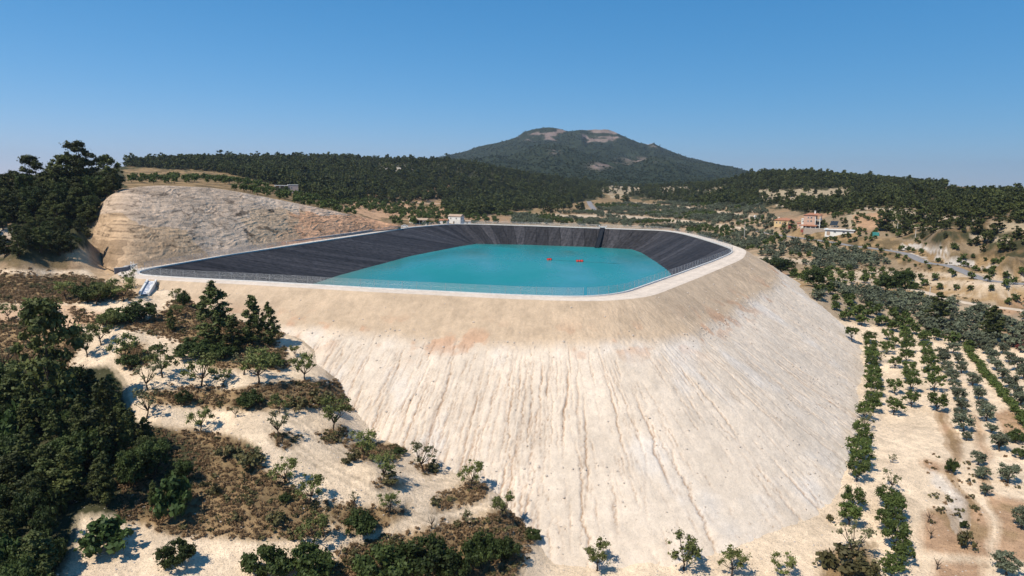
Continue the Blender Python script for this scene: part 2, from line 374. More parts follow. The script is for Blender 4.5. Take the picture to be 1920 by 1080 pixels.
ROADS = {  # centre lines in photo pixels
 'asphalt': [(1420, 433), (1470, 440), (1510, 448), (1560, 455), (1600, 461), (1650, 467.5), (1700, 479), (1740, 490), (1780, 503), (1850, 519), (1925, 533), (2000, 546)],
 'dirt': [(1690, 538), (1722, 542), (1745, 550), (1790, 562), (1850, 575), (1925, 592), (2010, 612)],
 'lane': [(1104, 377), (1107, 384), (1112, 391), (1120, 398)],
 'field': [(700, 372), (735, 378), (790, 382), (840, 384)]}
ROADP = {}
for k_, px_ in ROADS.items():
    pts = np.array([ground(*q, fn=H) for q in px_]); P = resample(pts[:, :2], 3.0, False)
    for _ in range(3): P = np.vstack([P[:1], (P[:-2] + P[1:-1] + P[2:]) / 3, P[-1:]])
    zz = H(P[:, 0], P[:, 1]); w_ = 15; zz = np.convolve(np.pad(zz, w_, mode='edge'), np.ones(2 * w_ + 1) / (2 * w_ + 1), 'valid'); ROADP[k_] = (P, zz)
    lo, hi = P.min(0) - 16, P.max(0) + 16; bx = (GX > lo[0]) & (GX < hi[0]) & (GY > lo[1]) & (GY < hi[1]); gx, gy = GX[bx], GY[bx]
    bd = np.full(gx.shape, 1e9); bz = np.zeros(gx.shape)
    for (p, z) in zip(P, zz):
        d_ = np.hypot(gx - p[0], gy - p[1]); m_ = d_ < bd; bd[m_] = d_[m_]; bz[m_] = z
    t_ = 1 - smooth(5, 13, bd); GZ[bx] = GZ[bx] * (1 - t_) + bz * t_
# ---------------------------------------------------------------- ground classes, painted in order on the terrain
PX, PY = proj(np.stack([GX, GY, GZ], -1)); infront = GY > 20
wx = (fbm(GX / 9, GY / 9, 21, 3) - .5); wy = (fbm(GX / 9, GY / 9, 31, 3) - .5)
sc_ = 1280 / np.maximum(GR, 40)
fw_ = smooth(250, 450, GR)
QX = PX + wx * np.clip(sc_ * 5, 6, 60) + fw_ * ((fbm(GA * 90, GL * 22, 51, 4) - .5) * 60 + (fbm(GA * 500, GL * 120, 53, 3) - .5) * 22)
QY = PY + wy * np.clip(sc_ * 2.2, 2, 24) + fw_ * ((fbm(GA * 90, GL * 22, 52, 4) - .5) * 16 + (fbm(GA * 500, GL * 120, 54, 3) - .5) * 7)
JX = np.clip(1280 * 1.3 / np.maximum(GR, 30), 1, 18); JY = np.clip(JX * .55, .5, 9)
COLR = np.zeros(GX.shape + (3,)) + OLIVEF
n1 = fbm(GX / 30, GY / 30, 41, 4); n2 = fbm(GX / 6, GY / 6, 42, 4)
COLR[:] = OLIVEF * .9 + (ORANGE * .9 - OLIVEF * .9) * smooth(.45, .65, n1)[..., None]
far_ = smooth(550, 800, GR)[..., None]; COLR[:] = COLR * (1 - far_) + (SCRUB * 1.2 + (DRY - SCRUB) * n2[..., None]) * far_
def paint(poly, c, a=1.0, warp=True, noise=None):
    poly = [(p[0] + 500 if p[0] >= 1915 else (p[0] - 400 if p[0] <= -90 else p[0]), p[1]) for p in poly]
    xs = [p[0] for p in poly]; ys = [p[1] for p in poly]
    box = infront & (QX > min(xs) - 30) & (QX < max(xs) + 30) & (QY > min(ys) - 20) & (QY < max(ys) + 20)
    w = np.zeros(GX.shape); qx_, qy_ = QX[box], QY[box]; ax, ay = JX[box], JY[box]; t_ = 0
    for jx, jy in ((-.6, -.3), (.2, -.7), (.7, .3), (-.2, .6)): t_ = t_ + inpoly(qx_ + ax * jx, qy_ + ay * jy, poly)
    w[box] = t_ / 4.0 * a
    if noise is not None: w = w * smooth(noise - .06, noise + .06, n2)
    COLR[:] = COLR + (c - COLR) * w[..., None]
FOREST = [[(230, 312), (350, 295), (640, 290), (760, 292), (930, 306), (1130, 345), (1130, 372), (1000, 392), (880, 408), (835, 398), (830, 375), (700, 373), (620, 385), (560, 360), (480, 338), (400, 322), (330, 318)],
          [(1130, 345), (1400, 318), (1500, 318), (1780, 345), (1760, 362), (1920, 385), (1920, 500), (1840, 482), (1760, 456), (1660, 436), (1650, 408), (1560, 402), (1500, 398), (1440, 388), (1300, 385), (1130, 362)],
          [(760, 292), (1400, 318), (1250, 350), (1100, 348)],
          [(-200, 500), (25, 480), (25, 330), (80, 305), (240, 305), (240, 352), (190, 372), (160, 470), (100, 488), (-200, 500)]]
OLIVES = [[(960, 404), (1110, 398), (1110, 385), (1420, 372), (1440, 400), (1480, 436), (1640, 480), (1700, 508), (1560, 510), (1490, 520), (1395, 470), (1260, 430), (960, 419)],
          [(1500, 540), (1640, 545), (1720, 560), (1920, 612), (1990, 640), (1990, 760), (1880, 700), (1830, 660), (1690, 632), (1560, 606), (1510, 580)]]
FOREST = [[(x_ + 500 if x_ >= 1915 else x_, y_) for x_, y_ in p] for p in FOREST]; OLIVES = [[(x_ + 350 if x_ >= 1915 else x_, y_) for x_, y_ in p] for p in OLIVES]
paint([(960, 404), (1110, 398), (1110, 385), (1420, 372), (1440, 400), (1480, 436), (1700, 500), (1700, 520), (1490, 520), (1380, 470), (1260, 430), (960, 419)], OLIVEF)
strp = fbm(GX / 70 + 3, GY / 9, 61, 3)
gv = (inpoly(QX, QY, OLIVES[0]) & infront) * smooth(.54, .62, strp) * .9; COLR[:] = COLR + (np.array([.43, .30, .19]) - COLR) * gv[..., None]
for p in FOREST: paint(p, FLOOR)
paint([(1560, 402), (1650, 408), (1660, 436), (1760, 456), (1840, 482), (1930, 510), (1930, 385), (1760, 372), (1600, 380)], DRY * .7, 1, True, .47)
paint([(1600, 402), (1650, 408), (1660, 436), (1760, 456), (1840, 482), (1930, 510), (1930, 395)], OLIVEF * .9, 1, True, .6)
paint([(240, 315), (400, 320), (480, 338), (560, 362), (740, 372), (840, 380), (835, 402), (760, 425), (480, 372), (240, 352)], DRY * 1.05)
paint([(240, 315), (400, 320), (480, 338), (560, 362), (740, 372), (840, 380), (835, 402), (760, 425), (480, 372), (240, 352)], SCRUB, 1, True, .5)
paint([(620, 355), (850, 345), (850, 380), (650, 395)], ORANGE * 1.1, .8, True, .45)
paint([(660, 378), (830, 395), (830, 405), (700, 410), (640, 390)], ORANGE * 1.15)
PATCH = ([(1330, 353), (1360, 352), (1362, 362), (1320, 360)], [(1420, 358), (1600, 352), (1620, 372), (1560, 378), (1420, 378)], [(1600, 395), (1700, 398), (1700, 425), (1640, 428), (1570, 418)],
          [(1640, 388), (1745, 392), (1745, 408), (1640, 404)], [(1820, 395), (1850, 398), (1850, 406), (1820, 404)], [(1850, 415), (1925, 420), (1925, 440), (1860, 435)], [(1135, 350), (1190, 345), (1230, 352), (1150, 372)]) + ([(1480, 372), (1500, 366), (1560, 368), (1540, 376)], [(1700, 372), (1760, 376), (1750, 384), (1690, 380)], [(1640, 345), (1700, 350), (1690, 356), (1630, 352)], [(1230, 352), (1290, 348), (1300, 356), (1240, 360)], [(690, 316), (720, 312), (770, 314), (740, 326)])
for p in PATCH:
    paint(p, np.array([.42, .33, .22]), .85)
paint([(1780, 343), (1925, 353), (1925, 372), (1790, 362)], SCRUB * .9)
paint([(1480, 428), (1720, 455), (1830, 480), (1925, 520), (1925, 548), (1760, 510), (1640, 478), (1480, 440)], DRY * 1.15)
paint([(1480, 428), (1720, 455), (1830, 480), (1925, 520), (1925, 548), (1760, 510), (1640, 478), (1480, 440)], SCRUB, 1, True, .53)
paint([(1600, 405), (1660, 392), (1660, 425), (1600, 430)], ORANGE)
paint([(1680, 455), (1785, 468), (1780, 473), (1690, 466)], WHITE * .85, 1)
paint([(715, 312), (765, 310), (770, 322), (730, 330)], WHITE * .6, 1, True, .5)
paint([(1672, 466), (1740, 474), (1850, 494), (1870, 502), (1800, 501), (1730, 484), (1670, 472)], WHITE * .72, 1, True, .46)
paint([(1490, 505), (1925, 512), (1925, 620), (1700, 562), (1480, 540)], DRY * 1.25)
paint([(1490, 512), (1640, 506), (1925, 533), (1925, 572), (1720, 543), (1480, 528)], TAN * 1.15, 1, True, .44)
paint([(1620, 545), (1730, 548), (1735, 575), (1610, 570)], GREENF)
for p in OLIVES[1:]: paint(p, TAN * .9)
paint([(1560, 600), (1830, 640), (1990, 780), (2400, 1300), (800, 1300), (940, 900), (1300, 880), (1560, 800), (1600, 640)], PALE)
paint([(1600, 640), (1680, 640), (1690, 1100), (1540, 1100), (1640, 800)], PALE * 1.05)
for p in ([(1750, 770), (1765, 770), (1800, 830), (1795, 905), (1770, 905), (1785, 850)], [(1725, 858), (1770, 868), (1775, 888), (1740, 885)], [(1815, 775), (1830, 790), (1870, 930), (1925, 1040), (1925, 1080), (1870, 1050), (1858, 960), (1840, 870)],
          [(1860, 775), (1880, 770), (1925, 850), (1925, 890), (1885, 830)], [(1725, 960), (1775, 960), (1790, 900), (1835, 960), (1855, 1040), (1790, 1035), (1730, 1030)], [(1750, 1050), (1840, 1050), (1850, 1090), (1740, 1090)],
          [(1860, 560), (1925, 575), (1925, 600), (1880, 590)], [(1880, 610), (1990, 620), (1990, 665), (1890, 650)]):
    paint(p, np.array([.42, .255, .15]), .9)
    paint(p, DRY, .8, True, .55)
paint([(1740, 870), (1800, 930), (1800, 1000), (1740, 930)], WHITE, .6, True, .5)
paint([(1895, 625), (1960, 625), (1960, 655), (1900, 648)], RED)
# pale field terraces stepping across the valley side
STRIPS = [[(1130, 400), (1270, 412), (1400, 427), (1400, 433), (1270, 418), (1130, 405)], [(1180, 378), (1330, 392), (1330, 396), (1180, 382)], [(1000, 402), (1120, 404), (1120, 408), (1000, 406)], [(1340, 396), (1420, 404), (1420, 410), (1340, 401)],
          [(1540, 506), (1700, 510), (1960, 528), (1960, 534), (1700, 517), (1540, 512)], [(1530, 520), (1700, 524), (1960, 545), (1960, 552), (1700, 532), (1530, 526)], [(1780, 552), (1960, 566), (1960, 572), (1780, 556)], [(1400, 478), (1500, 486), (1560, 494), (1560, 500), (1480, 493), (1400, 484)],
          [(1620, 388), (1700, 392), (1700, 396), (1620, 392)], [(1740, 404), (1830, 410), (1830, 416), (1740, 409)], [(1690, 420), (1760, 426), (1760, 432), (1690, 425)], [(1820, 440), (1900, 450), (1900, 457), (1820, 446)], [(1450, 384), (1540, 388), (1540, 391), (1450, 387)]]
QX, QY = PX * .7 + QX * .3, PY * .72 + QY * .28
for p in STRIPS: paint(p, np.array([.56, .44, .32]), .95)
QX = PX + wx * np.clip(sc_ * 5, 6, 60) + fw_ * (fbm(GA * 90, GL * 22, 51, 4) - .5) * 60; QY = PY + wy * np.clip(sc_ * 2.2, 2, 24)
# terraces beside the reservoir
paint([(-400, 500), (215, 508), (345, 535), (345, 560), (560, 620), (660, 760), (760, 830), (960, 880), (1100, 1010), (1100, 1300), (-600, 1300)], PALE)
BANKS = [[(-300, 500), (150, 516), (250, 548), (262, 560), (120, 568), (-300, 565)], [(-300, 595), (60, 600), (160, 625), (130, 690), (-300, 690)],
         [(130, 575), (170, 592), (285, 600), (330, 560), (380, 565), (420, 590), (540, 615), (520, 640), (500, 668), (400, 675), (330, 640), (220, 612), (150, 605)],
         [(262, 735), (370, 722), (440, 728), (560, 715), (640, 712), (660, 770), (560, 765), (430, 763), (290, 758)],
         [(360, 665), (530, 650), (545, 690), (400, 690)], [(270, 645), (230, 650), (240, 700), (280, 680)],
         [(230, 800), (380, 808), (470, 840), (500, 880), (620, 960), (615, 1008), (480, 1012), (390, 1010), (310, 1000), (220, 970)],
         [(650, 830), (760, 838), (740, 862), (660, 860)], [(600, 810), (650, 800), (655, 830), (600, 830)], [(700, 900), (750, 895), (745, 912), (700, 915)],
         [(810, 930), (900, 898), (920, 905), (900, 940), (820, 960)], [(600, 940), (700, 950), (770, 955), (720, 990), (640, 1000)],
         [(640, 1025), (820, 985), (950, 955), (1010, 990), (960, 1090), (560, 1100)], [(510, 810), (560, 820), (540, 840), (505, 830)],
         [(780, 870), (835, 868), (800, 895)], [(1540, 1040), (1630, 1020), (1640, 1100), (1530, 1100)]]
for k, p in enumerate(BANKS):
    paint(p, DRY * 1.1); paint(p, SCRUB, .6, True, .52)
paint([(-300, 560), (140, 575), (280, 600), (160, 612), (-300, 600)], ORANGE * 1.25, .7)
paint([(-300, 605), (60, 605), (100, 640), (-300, 650)], DRY * 1.3)
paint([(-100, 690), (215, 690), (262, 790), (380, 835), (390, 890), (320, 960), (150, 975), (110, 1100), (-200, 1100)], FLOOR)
paint([(-100, 478), (130, 482), (130, 505), (-100, 505)], SCRUB, 1, True, .45)
paint([(110, 470), (160, 465), (250, 520), (300, 560), (240, 545), (180, 520)], np.array([.52, .36, .22]))
paint([(-40, 425), (35, 425), (35, 450), (-40, 448)], PALE2)
trk = np.zeros(GX.shape)
EXPOSE_ = 1.0
for p in ([(430, 745), (560, 790), (640, 850), (760, 900), (900, 895)], [(560, 1030), (680, 1010), (780, 970), (900, 950), (960, 930)], [(500, 800), (600, 870), (700, 925), (770, 945), (700, 1000)]):
    L3 = [ground(*q) for q in p]
    for o_ in (-.85, .85):
        dd = segdist(GX, GY, [(q[0], q[1] + o_) for q in L3], False); trk = np.maximum(trk, 1 - smooth(.2, .55, dd))
GZ -= trk * .12 * (GR < 300)
COLR *= (1 - .24 * trk)[..., None]
COLR *= (1 + .24 * (fbm(GX / 4, GY / 4, 77, 4) - .5))[..., None]
COLR = np.clip(COLR, .01, .9)

ncol = len(Agrid)
V = np.stack([GX, GY, GZ], -1).reshape(-1, 3)
Fc = gridfaces(len(Lgrid), ncol, wrap=True)
Fc = Fc[:, ::-1]
M_TERR = earth('ground_soil', fine=1.3, bump=.9, contrast=.30, dist=.35, speck=.18)
me = npmesh('terrain', V, Fc, [M_TERR], smooth_=True, attrs={'col': COLR.reshape(-1, 3)})
tag(link(bpy.data.objects.new('terrain', me)), 'pale terraced farmland and wooded hills around the reservoir', None, None, 'structure')

# ---------------------------------------------------------------- reservoir: liner, curb, crest road, dam, water
def lookup_seg(P, px_lo, px_hi): pass
Wf = np.array(wat_far)
n = len(RIMF)
rpx, rpy = proj(np.c_[RIMF, np.full(n, -RD)])
IN = RIMF - NR * 27.0
# pull the shore to the places where the photograph shows it
def shore_target(P, i):
    return P
SH = smoothc(IN, 6, 2)
# shore polygon built by hand from the seen waterline, the hidden near side set 24 m inside the rim
near_in = [RIMF[i] - NR[i] * 24.0 for i in range(n)]
def rim_at(px, py):
    q = atD(px, py, RD)[:2]; return int(np.argmin(np.hypot(RIMF[:, 0] - q[0], RIMF[:, 1] - q[1])))
anch = []   # (rim index, shore xy)
for (a, b), (c, d) in [((862, 420.3), (893, 457)), ((1000, 423.6), (985, 458.8)), ((1131, 428.2), (1117, 463.5)), ((1238, 432), (1185, 467.5)), ((1280, 438.5), (1203, 474)), ((1310, 446.5), (1228, 489.5)),
                       ((1350, 459), (1250, 505)), ((700, 438), (862, 462)), ((600, 453), (770, 480)), ((500, 468), (700, 499)), ((433, 478), (640, 515)), ((380, 487), (592, 530))]:
    anch.append((rim_at(a, b), np.array(atD(c, d, WD)[:2])))
for a, b in ((300, 519), (258, 511), (493, 529), (700, 541), (962, 554), (1100, 557), (1200, 540), (1320, 496), (1371, 472)):
    i = rim_at(a, b); w = 27.0
    q = RIMF[i] - NR[i] * w
    if a == 300: q = np.array(atD(560, 552, WD)[:2])
    if a == 258: q = np.array(atD(575, 537, WD)[:2])
    if a == 493: q = RIMF[rim_at(600, 535)] - NR[i] * w
    if a == 1371: q = np.array(atD(1258, 513, WD)[:2])
    if a == 1320: q = np.array(atD(1259, 528, WD)[:2])
    if a == 1200: q = np.array(atD(1190, 585, WD)[:2])
    anch.append((i, q))
anch.sort(key=lambda t: t[0])
ia = np.array([t[0] for t in anch], float); qa = np.array([t[1] for t in anch])
ia3 = np.r_[ia - n, ia, ia + n]; qa3 = np.vstack([qa, qa, qa]); idx = np.arange(n)
SH = np.c_[np.interp(idx, ia3, qa3[:, 0]), np.interp(idx, ia3, qa3[:, 1])]
SHORE = smoothc(SH, 2, 1)

# black geotextile liner: rim -> below the water
rows = 46; LV = []; LS = []; LT = []
slen = np.r_[0, np.cumsum(np.hypot(*np.diff(RIMF, axis=0).T))]
step = 2
ii = np.arange(0, n, 1)
for k in range(rows):
    t = k / (rows - 1) * 1.22
    P = RIMF * (1 - t) + SHORE * t; z = -RD + .02 - (WD - RD) * t
    sag = -0.18 * np.sin(min(t, 1) * math.pi) + (fbm(slen / 2.4, np.full(n, t * 2.2), 61, 3) - .5) * .30 * min(1, t * 5)
    LV.append(np.c_[P, np.full(n, z) + sag]); LS.append(slen); LT.append(np.full(n, t))
LV = np.vstack(LV)
m, nt, b = nmat('black_geotextile'); L = nt.links.new
b.inputs['Roughness'].default_value = .7; b.inputs['Specular IOR Level'].default_value = .12
as_ = N(nt, 'ShaderNodeAttribute', attribute_name='s'); at_ = N(nt, 'ShaderNodeAttribute', attribute_name='t')
cb = N(nt, 'ShaderNodeCombineXYZ'); L(as_.outputs['Fac'], cb.inputs[0]); L(at_.outputs['Fac'], cb.inputs[1])
mp = N(nt, 'ShaderNodeMapping'); mp.inputs['Scale'].default_value = (.38, .22, 1); L(cb.outputs[0], mp.inputs['Vector'])
ns = N(nt, 'ShaderNodeTexNoise', Scale=1.6, Detail=7.0, Roughness=.7); L(mp.outputs[0], ns.inputs['Vector'])
mu = N(nt, 'ShaderNodeMath', operation='MULTIPLY'); L(at_.outputs['Fac'], mu.inputs[0]); mu.inputs[1].default_value = 5.0
ad_ = N(nt, 'ShaderNodeMath', operation='ADD'); L(as_.outputs['Fac'], ad_.inputs[0]); L(mu.outputs[0], ad_.inputs[1])
n0 = N(nt, 'ShaderNodeTexNoise', Scale=.35, Detail=2.0); L(cb.outputs[0], n0.inputs['Vector']); ad2 = N(nt, 'ShaderNodeMath', operation='MULTIPLY_ADD'); L(n0.outputs['Fac'], ad2.inputs[0]); ad2.inputs[1].default_value = 1.6; L(ad_.outputs[0], ad2.inputs[2])
dv_ = N(nt, 'ShaderNodeMath', operation='DIVIDE'); L(ad2.outputs[0], dv_.inputs[0]); dv_.inputs[1].default_value = 7.5
wv = N(nt, 'ShaderNodeMath', operation='FRACT'); L(dv_.outputs[0], wv.inputs[0])
tc = N(nt, 'ShaderNodeTexCoord'); nf = N(nt, 'ShaderNodeTexNoise', Scale=.6, Detail=8.0, Roughness=.7); L(tc.outputs['Object'], nf.inputs['Vector'])
mm = N(nt, 'ShaderNodeMath', operation='MULTIPLY'); L(ns.outputs['Fac'], mm.inputs[0]); L(nf.outputs['Fac'], mm.inputs[1])
cr1 = N(nt, 'ShaderNodeValToRGB'); e = cr1.color_ramp.elements; e[0].position = .16; e[1].position = .36
e[0].color = (.017, .016, .018, 1); e[1].color = (.064, .060, .064, 1); L(mm.outputs[0], cr1.inputs[0])
cr2 = N(nt, 'ShaderNodeValToRGB'); e = cr2.color_ramp.elements; e[0].position = .0; e[1].position = .09
e[0].color = (.15, .15, .15, 1); e[1].color = (1, 1, 1, 1); L(wv.outputs[0], cr2.inputs[0])
mxc = N(nt, 'ShaderNodeMix', data_type='RGBA', blend_type='MULTIPLY'); mxc.inputs[0].default_value = 1.0
fl = N(nt, 'ShaderNodeMath', operation='FLOOR'); L(dv_.outputs[0], fl.inputs[0]); wnz = N(nt, 'ShaderNodeTexWhiteNoise', noise_dimensions='1D'); L(fl.outputs[0], wnz.inputs['W'])
mpn = N(nt, 'ShaderNodeMapRange'); L(wnz.outputs['Value'], mpn.inputs['Value']); mpn.inputs['To Min'].default_value = .62; mpn.inputs['To Max'].default_value = 1.3
vsc = N(nt, 'ShaderNodeVectorMath', operation='SCALE'); L(cr1.outputs[0], vsc.inputs[0]); L(mpn.outputs[0], vsc.inputs['Scale']); L(vsc.outputs[0], mxc.inputs[6]); L(cr2.outputs[0], mxc.inputs[7]); L(mxc.outputs[2], b.inputs['Base Color'])
bm = N(nt, 'ShaderNodeBump', Strength=.3, Distance=.1); L(ns.outputs['Fac'], bm.inputs['Height']); L(bm.outputs[0], b.inputs['Normal'])
me = npmesh('reservoir_liner', LV, gridfaces(rows, n, True), [m], smooth_=True, attrs={'s': np.concatenate(LS), 't': np.concatenate(LT)})
tag(link(bpy.data.objects.new('reservoir_liner', me)), 'black geotextile sheet lining the sloping banks of the reservoir', 'liner')

# water
SH2 = SHORE - normals(SHORE) * -1.2
wr = 10; WVv = []
cen = SHORE.mean(0)
for k in range(wr):
    f = 1 - k / (wr - 1); WVv.append(np.c_[cen + (SH2 - cen) * f, np.full(n, -WD)])
WVv = np.vstack(WVv)
wvx, wvy = proj(WVv); dsh = segdist(WVv[:, 0], WVv[:, 1], SHORE)
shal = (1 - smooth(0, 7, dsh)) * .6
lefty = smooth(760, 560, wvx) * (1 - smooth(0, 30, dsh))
m, nt, b = nmat('turquoise_water'); L = nt.links.new
b.inputs['Roughness'].default_value = .22; b.inputs['Specular IOR Level'].default_value = .35; b.inputs['IOR'].default_value = 1.33
a1 = N(nt, 'ShaderNodeAttribute', attribute_name='shal'); tc = N(nt, 'ShaderNodeTexCoord')
n1_ = N(nt, 'ShaderNodeTexNoise', Scale=.012, Detail=4.0); L(tc.outputs['Object'], n1_.inputs['Vector'])
r1 = N(nt, 'ShaderNodeValToRGB'); e = r1.color_ramp.elements; e[0].position = .35; e[1].position = .65; e[0].color = (.008, .190, .200, 1); e[1].color = (.016, .225, .225, 1)
L(n1_.outputs['Fac'], r1.inputs[0])
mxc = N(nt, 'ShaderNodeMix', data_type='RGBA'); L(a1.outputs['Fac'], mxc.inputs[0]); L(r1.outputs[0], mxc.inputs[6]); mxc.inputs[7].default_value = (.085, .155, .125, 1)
L(mxc.outputs[2], b.inputs['Base Color'])
mp = N(nt, 'ShaderNodeMapping'); mp.inputs['Scale'].default_value = (1.0, .45, 1); L(tc.outputs['Object'], mp.inputs['Vector'])
n2_ = N(nt, 'ShaderNodeTexNoise', Scale=.9, Detail=5.0, Roughness=.6); L(mp.outputs[0], n2_.inputs['Vector'])
n4_ = N(nt, 'ShaderNodeTexNoise', Scale=.03, Detail=5.0); L(mp.outputs[0], n4_.inputs['Vector']); mr4 = N(nt, 'ShaderNodeMapRange'); L(n4_.outputs['Fac'], mr4.inputs['Value']); mr4.inputs['From Min'].default_value = .35; mr4.inputs['From Max'].default_value = .65; mr4.inputs['To Min'].default_value = .12; mr4.inputs['To Max'].default_value = .42; L(mr4.outputs[0], b.inputs['Roughness'])
bm = N(nt, 'ShaderNodeBump', Strength=.4, Distance=.12); L(n2_.outputs['Fac'], bm.inputs['Height']); L(bm.outputs[0], b.inputs['Normal'])
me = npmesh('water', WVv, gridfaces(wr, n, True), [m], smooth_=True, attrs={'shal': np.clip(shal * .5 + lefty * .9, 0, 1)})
tag(link(bpy.data.objects.new('water', me)), 'turquoise reservoir water', None, None, 'structure')

# crest road
M_ROAD = earth('crest_gravel', bump=.3, contrast=.16)
cw = 9; RV = []; RC = []
for k in range(cw):
    f = k / (cw - 1); off = .32 + (CW - .30) * f
    P = RIMF + NR * off[:, None]
    RV.append(np.c_[P, -RD + .06 - .12 * abs(f - .5) + (fbm(P[:, 0] / 2, P[:, 1] / 2, 4, 3) - .5) * .06])
    rut = .10 * math.exp(-((f - .35) / .07) ** 2) + .10 * math.exp(-((f - .72) / .07) ** 2)
    RC.append(np.tile(np.array([.62, .52, .43]), (n, 1)) * (1.0 + (f < .2) * -.04 + rut))
me = npmesh('crest_road', np.vstack(RV), gridfaces(cw, n, True)[:, ::-1], [M_ROAD], smooth_=True, attrs={'col': np.vstack(RC)})
tag(link(bpy.data.objects.new('crest_road', me)), 'pale gravel track on the crest', None, None, 'structure')

# concrete curb along the rim
CV = []
for o_, dz in ((-.28, -.35), (-.22, .28), (.32, .28), (.36, -.2)):
    CV.append(np.c_[RIMF + NR * o_, np.full(n, -RD + dz)])
M_CONC = plain('pale_concrete', (.58, .56, .53), .85, .12, 1.2, bump=.1)
me = npmesh('concrete_curb', np.vstack(CV), gridfaces(4, n, True)[:, ::-1], [M_CONC])
tag(link(bpy.data.objects.new('kerb', me)), 'concrete kerb round the reservoir rim', None, None, 'structure')

# dam slope with erosion rills
Pn = RIMF + NR * CW[:, None]
Pd = resample(Pn, .12); Nd = smoothc(normals(Pd), 75, 2); Nd /= np.hypot(Nd[:, 0], Nd[:, 1])[:, None]
Pm = Pd + Nd * 26.0; arcm = np.r_[0, np.cumsum(np.hypot(*np.diff(Pm, axis=0).T))]
dpx, dpy = proj(np.c_[Pd, np.full(len(Pd), -RD)])
vis = (Pd[:, 1] < 264) | (dpx > 1255)
acc = np.cumsum(np.r_[0, np.diff(arcm) * np.where(vis[1:], 1 / .21, 1 / 2.5)])
sel = np.unique(np.searchsorted(acc, np.arange(0, acc[-1], 1.0)))
Pd, Nd, sl = Pd[sel], Nd[sel], arcm[sel]
nd = len(Pd); DR = 250; DV = []; DC = []
ang = np.arctan2(Nd[:, 1], Nd[:, 0])
# erosion gullies: each one a wandering line down the slope, some of them joining
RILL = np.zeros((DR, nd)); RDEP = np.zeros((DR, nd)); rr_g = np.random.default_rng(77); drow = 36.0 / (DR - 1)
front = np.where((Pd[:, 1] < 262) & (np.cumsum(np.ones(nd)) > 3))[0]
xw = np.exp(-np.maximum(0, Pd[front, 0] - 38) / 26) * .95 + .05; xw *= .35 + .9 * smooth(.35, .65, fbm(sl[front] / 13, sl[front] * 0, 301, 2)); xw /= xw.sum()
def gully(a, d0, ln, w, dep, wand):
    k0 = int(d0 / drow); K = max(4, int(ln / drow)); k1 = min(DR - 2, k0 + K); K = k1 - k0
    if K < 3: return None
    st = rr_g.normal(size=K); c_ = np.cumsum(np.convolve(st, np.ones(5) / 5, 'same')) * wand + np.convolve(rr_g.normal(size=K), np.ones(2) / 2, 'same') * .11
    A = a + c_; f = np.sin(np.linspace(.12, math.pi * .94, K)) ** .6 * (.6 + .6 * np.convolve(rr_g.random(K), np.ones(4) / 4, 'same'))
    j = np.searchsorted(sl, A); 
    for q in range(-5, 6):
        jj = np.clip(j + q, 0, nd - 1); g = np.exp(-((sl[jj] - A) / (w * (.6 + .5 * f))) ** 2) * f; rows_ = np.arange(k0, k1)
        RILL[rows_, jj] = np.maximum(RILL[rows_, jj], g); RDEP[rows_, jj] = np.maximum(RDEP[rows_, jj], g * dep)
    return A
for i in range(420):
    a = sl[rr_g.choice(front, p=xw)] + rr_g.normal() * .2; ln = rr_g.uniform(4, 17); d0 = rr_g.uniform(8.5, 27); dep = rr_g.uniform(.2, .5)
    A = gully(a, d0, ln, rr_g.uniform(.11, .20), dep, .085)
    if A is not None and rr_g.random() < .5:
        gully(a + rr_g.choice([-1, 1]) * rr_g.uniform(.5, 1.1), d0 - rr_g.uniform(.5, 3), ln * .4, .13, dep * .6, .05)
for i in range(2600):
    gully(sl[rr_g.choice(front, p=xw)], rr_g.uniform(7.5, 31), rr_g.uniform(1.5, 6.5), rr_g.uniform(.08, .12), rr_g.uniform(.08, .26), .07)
RILLV = RILL * 1.0
